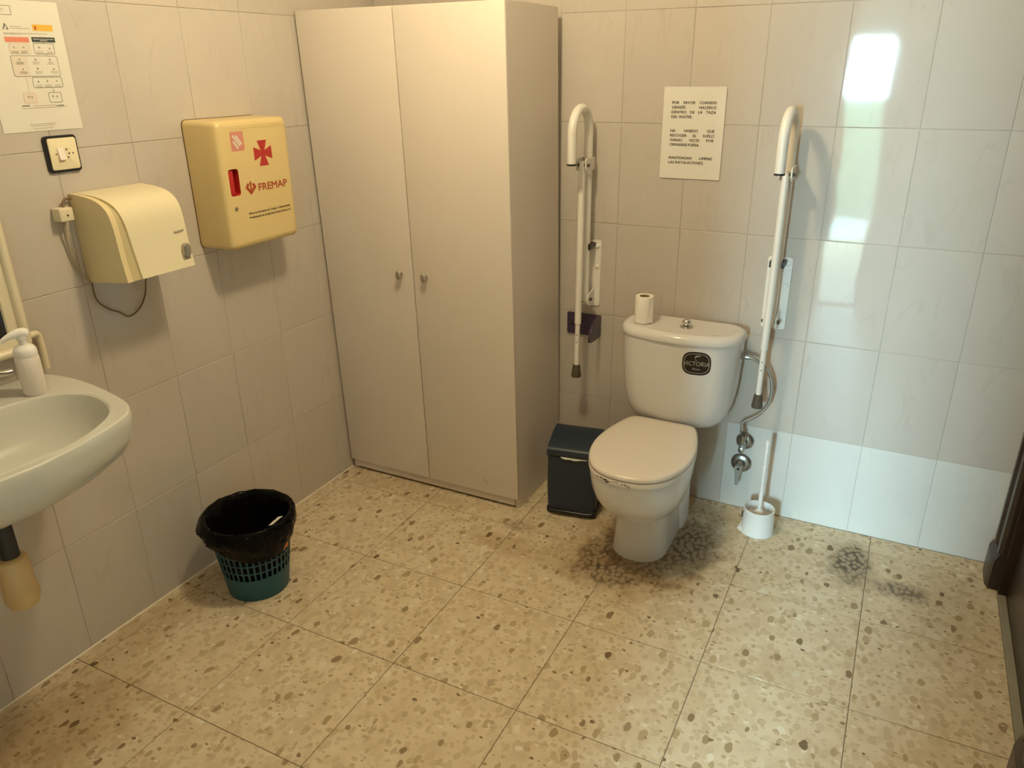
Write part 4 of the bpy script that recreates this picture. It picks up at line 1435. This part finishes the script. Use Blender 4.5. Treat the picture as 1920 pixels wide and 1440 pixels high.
# inner bowl
iring = [basin_outline(ZR - 0.0005, 1.02, 0, True), basin_outline(ZR - 0.004, 1.0, 0, True), basin_outline(ZR - 0.020, 0.975, 0, True), basin_outline(0.82, 0.93, 0, True), basin_outline(0.785, 0.84, 0, True), basin_outline(0.757, 0.66, 0, True), basin_outline(0.744, 0.40, 0, True), basin_outline(0.740, 0.12, 0, True)]
go.loft(iring, cap0=False, cap1=True)
# rim between them
bm = bmesh.new()
ov = [bm.verts.new(p) for p in oring[-1]]
hv = [bm.verts.new(p) for p in iring[0]]
eds = [bm.edges.new((ov[i], ov[(i + 1) % len(ov)])) for i in range(len(ov))] + [bm.edges.new((hv[i], hv[(i + 1) % len(hv)])) for i in range(len(hv))]
bmesh.ops.triangle_fill(bm, use_beauty=True, use_dissolve=False, edges=eds)
bm.verts.index_update()
go.add([q.co.copy() for q in bm.verts], [tuple(w.index for w in q.verts) for q in bm.faces])
bm.free()
bowlb = obj('bowl', go, 'ceramic_basin', bas, 32)
obj('drain', G().lathe([(0.030, 0.0), (0.030, 0.003), (0.020, 0.0035), (0.018, 0.001), (0.004, 0.001)], (0.285, BY + 0.02, 0.7402), 24), 'dull_chrome', bas, 35)
tr = thing('waste_trap', (0.245, -1.915, 0.40), 'dark waste pipe with cream bottle trap under the washbasin', 'drain trap')
px_, py_ = 0.265, -1.916
obj('flange', G().lathe([(0.030, 0.0), (0.034, -0.008), (0.032, -0.030), (0.026, -0.038), (0.020, -0.040)], (px_, py_, 0.700), 24), 'trap', tr, 40)
obj('pipe', G().tube([(px_, py_, 0.665), (px_, py_, 0.545)], 0.0205, 20), 'pipe', tr, 60)
obj('trap_body', G().lathe([(0.020, 0.135), (0.029, 0.132), (0.034, 0.126), (0.035, 0.048), (0.037, 0.044), (0.038, 0.022), (0.036, 0.018), (0.032, 0.004), (0.022, 0.0)], (px_, py_, 0.440), 28), 'trap', tr, 40)
obj('wall_pipe', G().tube([(px_ - 0.03, py_ - 0.0, 0.525), (px_ - 0.10, py_, 0.525), (0.003, py_, 0.525)], 0.016, 16), 'trap', tr, 60)

tapr = thing('basin_tap', (0.085, BY, ZR), 'chrome long-lever mixer tap on the washbasin', 'tap')
obj('tap_body', G().lathe([(0.028, 0.0), (0.028, 0.006), (0.023, 0.010), (0.022, 0.070), (0.019, 0.082), (0.006, 0.086)], (0.085, BY, ZR), 24), 'chrome', tapr, 40)
obj('spout', G().tube(smooth_path([(0.090, BY, 0.920), (0.130, BY, 0.928), (0.180, BY, 0.925), (0.200, BY, 0.908)], 5), 0.011, 14), 'chrome', tapr, 60)
obj('lever', G().tube(smooth_path([(0.085, BY, 0.957), (0.095, BY + 0.04, 0.966), (0.120, BY + 0.11, 0.958), (0.128, BY + 0.165, 0.945), (0.130, BY + 0.185, 0.943)], 5), [0.008] * 21, 12), 'chrome', tapr, 60)

# ---- soap dispenser
sx_, sy_, sz_ = 0.128, -1.688, ZR - 0.0005
sd = thing('soap_dispenser', (sx_, sy_, sz_), 'white pump soap bottle standing on the washbasin', 'soap bottle')


def ell(r1, r2, z):
    return [(sx_ + r1 * math.cos(2 * math.pi * k / 32), sy_ + r2 * math.sin(2 * math.pi * k / 32), sz_ + z) for k in range(32)]


bt = obj('bottle', G().loft([ell(0.024, 0.024, 0.0), ell(0.027, 0.027, 0.004), ell(0.027, 0.027, 0.085), ell(0.0265, 0.0265, 0.094), ell(0.0245, 0.0245, 0.099)]), 'bottle', sd, 40)
obj('collar', G().loft([ell(0.0255, 0.0255, 0.0985), ell(0.0262, 0.0262, 0.104), ell(0.0255, 0.0255, 0.114), ell(0.021, 0.021, 0.122), ell(0.013, 0.013, 0.126), ell(0.011, 0.011, 0.127)]), 'white_plastic', sd, 40)
obj('neck', G().lathe([(0.0095, 0.125), (0.0092, 0.142), (0.0120, 0.143)], (sx_, sy_, sz_), 18), 'white_plastic', sd, 40)
hd = smooth_path([(sx_ + 0.002, sy_ + 0.012, sz_ + 0.151), (sx_ + 0.001, sy_ + 0.0, sz_ + 0.156), (sx_ - 0.004, sy_ - 0.018, sz_ + 0.155), (sx_ - 0.010, sy_ - 0.036, sz_ + 0.148), (sx_ - 0.012, sy_ - 0.042, sz_ + 0.143)], 5)
obj('pump_head', G().tube(hd, [0.0115, 0.0125, 0.013, 0.013, 0.013, 0.0128, 0.012, 0.011, 0.010, 0.0092, 0.0085, 0.0078, 0.0072, 0.0066, 0.006, 0.0056, 0.0052, 0.005, 0.0047, 0.0044, 0.004], 14).lathe([(0.0125, 0.141), (0.0128, 0.150)], (sx_, sy_, sz_), 18), 'white_plastic', sd, 50)
g = G()
for (za, zb, a0, a1) in ((0.062, 0.069, 205, 232), (0.050, 0.060, 203, 236), (0.040, 0.047, 206, 228), (0.032, 0.037, 210, 232)):
    n = 6
    P = [(math.radians(a0 + (a1 - a0) * k / n)) for k in range(n + 1)]
    lo = [(sx_ + 0.02735 * math.cos(a), sy_ + 0.02735 * math.sin(a), sz_ + za) for a in P]
    hi = [(sx_ + 0.02735 * math.cos(a), sy_ + 0.02735 * math.sin(a), sz_ + zb - 0.002 * (k % 2)) for k, a in enumerate(P)]
    g.add(lo + hi, [(i, i + 1, n + 2 + i, n + 1 + i) for i in range(n)])
obj('printed_label', g, 'ink_dark', bt)

# ---- mirror
MY0, MY1, MZ0, MZ1 = -1.617, -2.22, 0.945, 1.72
mi = thing('framed_mirror', (0.03, (MY0 + MY1) / 2, MZ0), 'cream-framed mirror above the washbasin at the left edge', 'mirror')
g = G()


def mr_(d, x, r):
    return [(x, a, b) for a, b in rrect((MY0 + MY1) / 2, (MZ0 + MZ1) / 2, abs(MY1 - MY0) / 2 - d, (MZ1 - MZ0) / 2 - d, r, 6)]


rr_ = [mr_(0.0, 0.020, 0.03), mr_(0.0, 0.040, 0.03), mr_(0.004, 0.050, 0.027), mr_(0.013, 0.054, 0.02), mr_(0.021, 0.050, 0.014), mr_(0.024, 0.041, 0.012), mr_(0.047, 0.038, 0.006), mr_(0.049, 0.030, 0.005)]
n = len(rr_[0])
g.loft(rr_, cap0=True, cap1=False)
obj('frame', g, 'frame', mi, 50)
obj('glass', G().box((0.026, MY0 - 0.046, MZ0 + 0.046), (0.033, MY1 + 0.046, MZ1 - 0.046)), 'mirror', mi)
for (a, b) in ((MY0 - 0.08, MZ0 + 0.1), (MY1 + 0.12, MZ0 + 0.1), (MY0 - 0.08, MZ1 - 0.14), (MY1 + 0.12, MZ1 - 0.14)):
    obj('wall_spacer', G().box((0.0003, a, b), (0.022, a - 0.04, b + 0.04)), 'frame', mi)
g = G().tube(smooth_path([(0.030, -1.640, 0.978), (0.024, -1.602, 0.982), (0.019, -1.588, 0.978), (0.017, -1.583, 0.965), (0.017, -1.582, 0.930), (0.017, -1.583, 0.882)], 5), 0.0085, 14)
obj('support_tube', g, 'frame', mi, 60)

# ================================================================== VALVES AND HOSE
v1 = thing('angle_valve', (1.577, 0.0, 0.25), 'chrome angle valve on the wall where the toilet hose ends', 'valve')
obj('flange', G().lathe([(0.034, 0.0006), (0.033, 0.006), (0.026, 0.012), (0.014, 0.016)], (1.577, 0.0, 0.289), 28, 'y'), 'dull_chrome', v1, 40)
obj('valve_body', G().tube([(1.577, -0.006, 0.289), (1.577, -0.066, 0.287)], 0.0125, 16).tube([(1.576, -0.050, 0.284), (1.5755, -0.054, 0.335)], 0.0105, 14), 'dull_chrome', v1, 60)
obj('knob', G().lathe([(0.009, 0.0), (0.0125, 0.003), (0.0115, 0.014), (0.006, 0.016)], (1.577, -0.062, 0.282), 14, 'y'), 'dull_chrome', v1, 40)
v2 = thing('stop_tap', (1.572, 0.0, 0.13), 'chrome stop tap with a lever pointing down, below the angle valve', 'valve')
obj('flange', G().lathe([(0.039, 0.0006), (0.038, 0.005), (0.032, 0.010), (0.020, 0.013)], (1.572, 0.0, 0.194), 30, 'y'), 'dull_chrome', v2, 40)
obj('spindle', G().lathe([(0.019, 0.010), (0.0185, 0.030), (0.014, 0.034), (0.0135, 0.052), (0.0125, 0.055)], (1.572, 0.0, 0.194), 20, 'y'), 'dull_chrome', v2, 40)
lv = obj('lever', G().slab([(1.557, -0.046, 0.194), (1.562, -0.046, 0.168), (1.566, -0.052, 0.128), (1.576, -0.052, 0.128), (1.580, -0.046, 0.168), (1.587, -0.046, 0.194), (1.581, -0.046, 0.206), (1.563, -0.046, 0.206)], (0, -0.011, 0)), 'dull_chrome', v2, 40)
obj('screw_hole', G().lathe([(0.0055, 0.0), (0.0055, 0.001)], (1.572, -0.0572, 0.194), 14, 'y'), 'ink', lv)
hose = thing('supply_hose', (1.6, -0.06, 0.3), 'braided steel hose curving from toilet tank to wall valve', 'hose')
HP = smooth_path([(1.548, -0.085, 0.6530), (1.575, -0.085, 0.6520), (1.605, -0.075, 0.6365), (1.633, -0.066, 0.6110), (1.651, -0.060, 0.5722), (1.6572, -0.058, 0.5255), (1.6505, -0.056, 0.4780), (1.627, -0.055, 0.4360), (1.596, -0.054, 0.4070), (1.574, -0.054, 0.3930), (1.5665, -0.054, 0.380), (1.5700, -0.054, 0.355), (1.5750, -0.054, 0.332)], 6)
obj('braid', G().tube(HP, 0.0062, 12), 'braid', hose, 60)
obj('tank_nut', G().tube([(1.5445, -0.085, 0.6525), (1.558, -0.085, 0.6525)], 0.0120, 6).tube([(1.555, -0.085, 0.6525), (1.572, -0.085, 0.6520)], 0.0085, 12), 'dull_chrome', hose, 30)
obj('valve_nut', G().tube([(1.5745, -0.054, 0.330), (1.5705, -0.054, 0.352)], 0.0095, 6), 'dull_chrome', hose, 30)

# ================================================================== TOILET BRUSH
bx_, by_ = 1.676, -0.138
hol = thing('brush_holder', (bx_, by_, 0.0), 'round white plastic toilet brush pot on the floor', 'brush holder')
obj('cup', G().lathe([(0.030, 0.0006), (0.0600, 0.0006), (0.0600, 0.004), (0.0570, 0.016), (0.0540, 0.090), (0.0545, 0.0965), (0.0520, 0.0975), (0.0495, 0.0900), (0.0500, 0.020), (0.030, 0.014)], (bx_, by_, 0.0), 40), 'white_plastic', hol, 40)
g = G().slab([(bx_ - 0.050, by_ - 0.035, 0.0006), (bx_ - 0.070, by_ - 0.018, 0.0006), (bx_ - 0.070, by_ + 0.015, 0.0006), (bx_ - 0.052, by_ + 0.03, 0.0006)], (0.008, 0, 0.016))
obj('foot_flare', g, 'white_plastic', hol, 30)
g = G().box((bx_ - 0.0605, by_ - 0.006, 0.045), (bx_ - 0.050, by_ + 0.006, 0.068), 0.002)
obj('hook_slot', g, 'rubber', hol)
br = thing('toilet_brush', (bx_, by_, 0.02), 'white toilet brush with ribbed handle standing in its pot', 'brush')
prof = [(0.0072, 0.085), (0.0078, 0.16), (0.0064, 0.162), (0.0060, 0.200), (0.0066, 0.205)]
for k in range(17):
    z = 0.210 + k * 0.0078
    prof += [(0.0078, z), (0.0078, z + 0.0045), (0.0066, z + 0.0052), (0.0066, z + 0.0072)]
prof += [(0.0078, 0.345), (0.0080, 0.362), (0.0065, 0.371), (0.003, 0.3745)]
obj('handle', G().lathe(prof, (bx_, by_, 0.0), 16), 'white_plastic', br, 40)
obj('collar', G().lathe([(0.016, 0.068), (0.0185, 0.074), (0.018, 0.082), (0.0095, 0.092)], (bx_, by_, 0.0), 20), 'bottle', br, 40)
g = G()
for k in range(220):
    a = random.uniform(0, 2 * math.pi)
    z = random.uniform(0.035, 0.070)
    L_ = random.uniform(0.034, 0.046)
    d = Vector((math.cos(a), math.sin(a), random.uniform(-0.1, 0.25)))
    p0 = Vector((bx_, by_, z)) + d * 0.006
    p1 = Vector((bx_, by_, z)) + d * L_
    w = Vector((-d.y, d.x, 0)) * 0.0012
    g.add([p0 + w, p0 - w, p1 - w, p1 + w], [(0, 1, 2, 3)])
bri = obj('bristles', g, 'bottle', br)
bri['kind'] = 'stuff'
obj('core', G().lathe([(0.008, 0.022), (0.009, 0.030), (0.008, 0.070)], (bx_, by_, 0.0), 14), 'bottle', br, 40)

# ================================================================== PEDAL BIN
PA = math.radians(9.0)
PO = Vector((0.9185, -0.364, 0.0))
PU = Vector((math.cos(PA), math.sin(PA), 0))
PV = Vector((-math.sin(PA), math.cos(PA), 0))


def PB(u, v, z):
    return PO + PU * u + PV * v + Vector((0, 0, z))


pb = thing('pedal_bin', PB(0.098, 0.08, 0.0), 'dark blue plastic pedal bin between cupboard and toilet', 'bin')
PW, PD = 0.196, 0.150


def pring_(u0, u1, v0, v1, z, r=0.008, zs=0.0):
    return [PB(a, b, z + zs * (b - v0)) for a, b in rrect((u0 + u1) / 2, (v0 + v1) / 2, (u1 - u0) / 2, (v1 - v0) / 2, r, 4)]


obj('body', G().loft([pring_(0.004, PW - 0.008, 0.004, PD - 0.004, 0.028), pring_(0.001, PW - 0.004, 0.002, PD - 0.002, 0.12), pring_(0.003, PW - 0.012, 0.004, PD - 0.004, 0.246)]), 'navy', pb, 35)
obj('base', G().loft([pring_(0.004, PW - 0.004, 0.006, PD - 0.002, 0.0006), pring_(0.0, PW - 0.002, 0.0, PD, 0.008), pring_(0.0, PW - 0.002, 0.0, PD, 0.024), pring_(0.004, PW - 0.006, 0.004, PD - 0.003, 0.030)]), 'navy_dark', pb, 35)
obj('pedal', G().tube([PB(0.012, -0.002, 0.020), PB(0.03, -0.006, 0.017), PB(PW - 0.035, -0.006, 0.017), PB(PW - 0.015, -0.002, 0.020)], [0.006, 0.008, 0.008, 0.006], 12), 'navy_dark', pb, 50)
pf = smooth_path([(0, 0.0, 0.251), (0, -0.001, 0.266), (0, 0.005, 0.2785), (0, 0.030, 0.2905), (0, 0.075, 0.3050), (0, 0.115, 0.3130), (0, PD, 0.3140)], 4)
g = G()
A = [PB(0.0005, p.y, p.z) for p in pf] + [PB(0.0005, PD, 0.251)]
B_ = [PB(PW - 0.0085, p.y, p.z) for p in pf] + [PB(PW - 0.0085, PD, 0.251)]
g.loft([A, B_])
obj('lid', g, 'navy', pb, 30)
g = G()
L1, L2 = [], []
for k in range(9):
    t = k / 8
    u = 0.055 + 0.10 * t
    L1.append(PB(u, -0.001, 0.2505))
    L2.append(PB(u, -0.004 - 0.002 * math.sin(t * 9), 0.2505 - 0.010 * math.sin(math.pi * min(1, t * 1.15)) * (0.7 + 0.3 * math.sin(t * 14)) - 0.0008))
g.add(L1 + L2, [(i, i + 1, 10 + i, 9 + i) for i in range(8)])
obj('bag_edge', g, 'poster', pb)

# ================================================================== WASTE BASKET
WXc, WYc = 0.232, -1.196
wbk = thing('waste_basket', (WXc, WYc, 0.0), 'teal slotted plastic waste basket lined with a black bag', 'waste basket')
NS = 38
RB, RT, WH = 0.098, 0.134, 0.272


def wr(z):
    return RB + (RT - RB) * z / WH


zl = [0.0006, 0.006, 0.080, 0.086, 0.112, 0.117, 0.143, 0.148, 0.174, 0.179, 0.205, 0.210, 0.230, 0.236, 0.262, 0.272]
slot = {(3, 4), (5, 6), (7, 8), (9, 10), (11, 12)}
NA = NS * 2
v, f = [], []
for z in zl:
    for k in range(NA):
        a = 2 * math.pi * (k + (-0.34 if k % 2 else 0.0)) / NA
        v.append((WXc + wr(z) * math.cos(a), WYc + wr(z) * math.sin(a), z))
for i in range(len(zl) - 1):
    for k in range(NA):
        if (i, i + 1) in slot and k % 2 == 1:
            continue
        j = (k + 1) % NA
        f.append((i * NA + k, i * NA + j, (i + 1) * NA + j, (i + 1) * NA + k))
f.append(tuple(reversed(range(NA))))
g = G().add(v, f)
bo = obj('basket', g, 'teal', wbk)
bo.data.shade_smooth()
bo.data.set_sharp_from_angle(angle=math.radians(50))
md = bo.modifiers.new('thickness', 'SOLIDIFY')
md.thickness = 0.0026
md.offset = -1
obj('rim', G().lathe([(RT + 0.001, -0.002), (RT + 0.006, 0.0), (RT + 0.006, 0.006), (RT + 0.001, 0.008), (RT - 0.003, 0.006), (RT - 0.003, -0.002), (RT + 0.001, -0.002)], (WXc, WYc, 0.268), 48, cap0=False, cap1=False), 'teal', wbk, 60)
# bag: inside, over the rim and hanging outside
g = G()
NB = 160
rows_ = []
stations = [('in', 0.012, 0.15), ('in', 0.014, 0.75), ('in', 0.05, 1.0), ('in', 0.10, 1.0), ('in', 0.16, 1.0), ('in', 0.22, 1.0), ('in', 0.262, 1.0), ('rim', 0, 0), ('rim', 1, 0), ('rim', 2, 0), ('out', 0.14, 0), ('out', 0.32, 0), ('out', 0.52, 0), ('out', 0.72, 0), ('out', 0.9, 0), ('out', 1.0, 0)]
for (kd, p, q) in stations:
    ring = []
    for k in range(NB):
        a = 2 * math.pi * k / NB
        ca, sa = math.cos(a), math.sin(a)
        nz1 = noise.noise(Vector((ca * 2.2, sa * 2.2, p * 5 + (7 if kd == 'out' else 0))))
        nz2 = noise.noise(Vector((ca * 6.5, sa * 6.5, p * 9 + (3 if kd == 'out' else 0))))
        nz3 = abs(noise.noise(Vector((ca * 13, sa * 13, p * 7 + (3 if kd == 'out' else 0)))))
        # towards the camera: direction (0.75,-0.66); left rim side: (-0.6,-0.75)
        side = ca * 0.93 + sa * 0.1
        drop = 0.070 + 0.028 * side + 0.014 * nz1 + 0.026 * max(0, ca * 0.7 - sa * 0.7)
        leftb = max(0.0, -ca * 0.66 - sa * 0.75 - 0.35)
        if kd == 'in':
            r = (wr(p) - 0.008) * q + 0.012 * nz1 + 0.006 * nz2 - 0.004
            r = min(r, wr(p) - 0.004)
            z = p + 0.008 * nz2 if p > 0.03 else p + 0.004
            z = max(z, 0.008)
        elif kd == 'rim':
            r = RT + (-0.004, 0.006, 0.0125)[p] + 0.002 * nz2
            z = (0.279, 0.2845, 0.280)[p] + 0.0025 * nz2
        else:
            z = 0.278 - drop * p - 0.006 * nz2 * p
            puff = math.sin(math.pi * min(1.0, p * 1.02))
            r = max(wr(max(0.0, z)) + 0.0035, RT + 0.0125 - 0.028 * p ** 1.6) + puff * (0.008 + 0.010 * nz1 + 0.004 * nz2 + 0.016 * leftb - 0.007 * nz3) + 0.001
            r = max(r, wr(max(0, z)) + 0.003)
        ring.append((WXc + r * ca, WYc + r * sa, z))
    rows_.append(ring)
g.loft(rows_, cap0=True, cap1=False)
obj('bin_bag', g, 'bag', wbk, 70)
g = G()
aa = math.radians(2)
cx_, cy2 = WXc + 0.1425 * math.cos(aa), WYc + 0.1425 * math.sin(aa)
tv = Vector((-math.sin(aa), math.cos(aa), 0))
nv = Vector((math.cos(aa), math.sin(aa), 0))
b0 = Vector((cx_, cy2, 0.186)) + nv * 0.002
g.slab([b0 + tv * -0.014 + Vector((0, 0, -0.002)), b0 + tv * 0.010 + Vector((0, 0, 0.004)), b0 + tv * 0.008 + Vector((0, 0, 0.016)), b0 + tv * 0.000 + Vector((0, 0, 0.012)), b0 + tv * -0.010 + Vector((0, 0, 0.004))], nv * 0.001)
obj('orange_scrap', g, 'orange', wbk)
# crumpled white paper lying against the bag wall
g = G()
c = Vector((0.318, -1.167, 0.254))
nu, nv_ = 8, 5
P = []
for j in range(nv_ + 1):
    for i in range(nu + 1):
        u, v_ = i / nu - 0.5, j / nv_ - 0.5
        h = 0.010 * noise.noise(Vector((u * 5, v_ * 5, 1.7)))
        P.append(c + Vector((0.05, 0.60, 0.12)).normalized() * u * 0.046 + Vector((0.75, 0.1, 0.35)).normalized() * v_ * 0.024 + Vector((0.6, -0.2, 0.7)) * h)
g.add(P, [(j * (nu + 1) + i, j * (nu + 1) + i + 1, (j + 1) * (nu + 1) + i + 1, (j + 1) * (nu + 1) + i) for j in range(nv_) for i in range(nu)])
tag(obj('paper_scrap', g, 'roll', None, 30), 'crumpled white paper scrap inside the waste basket', 'paper')
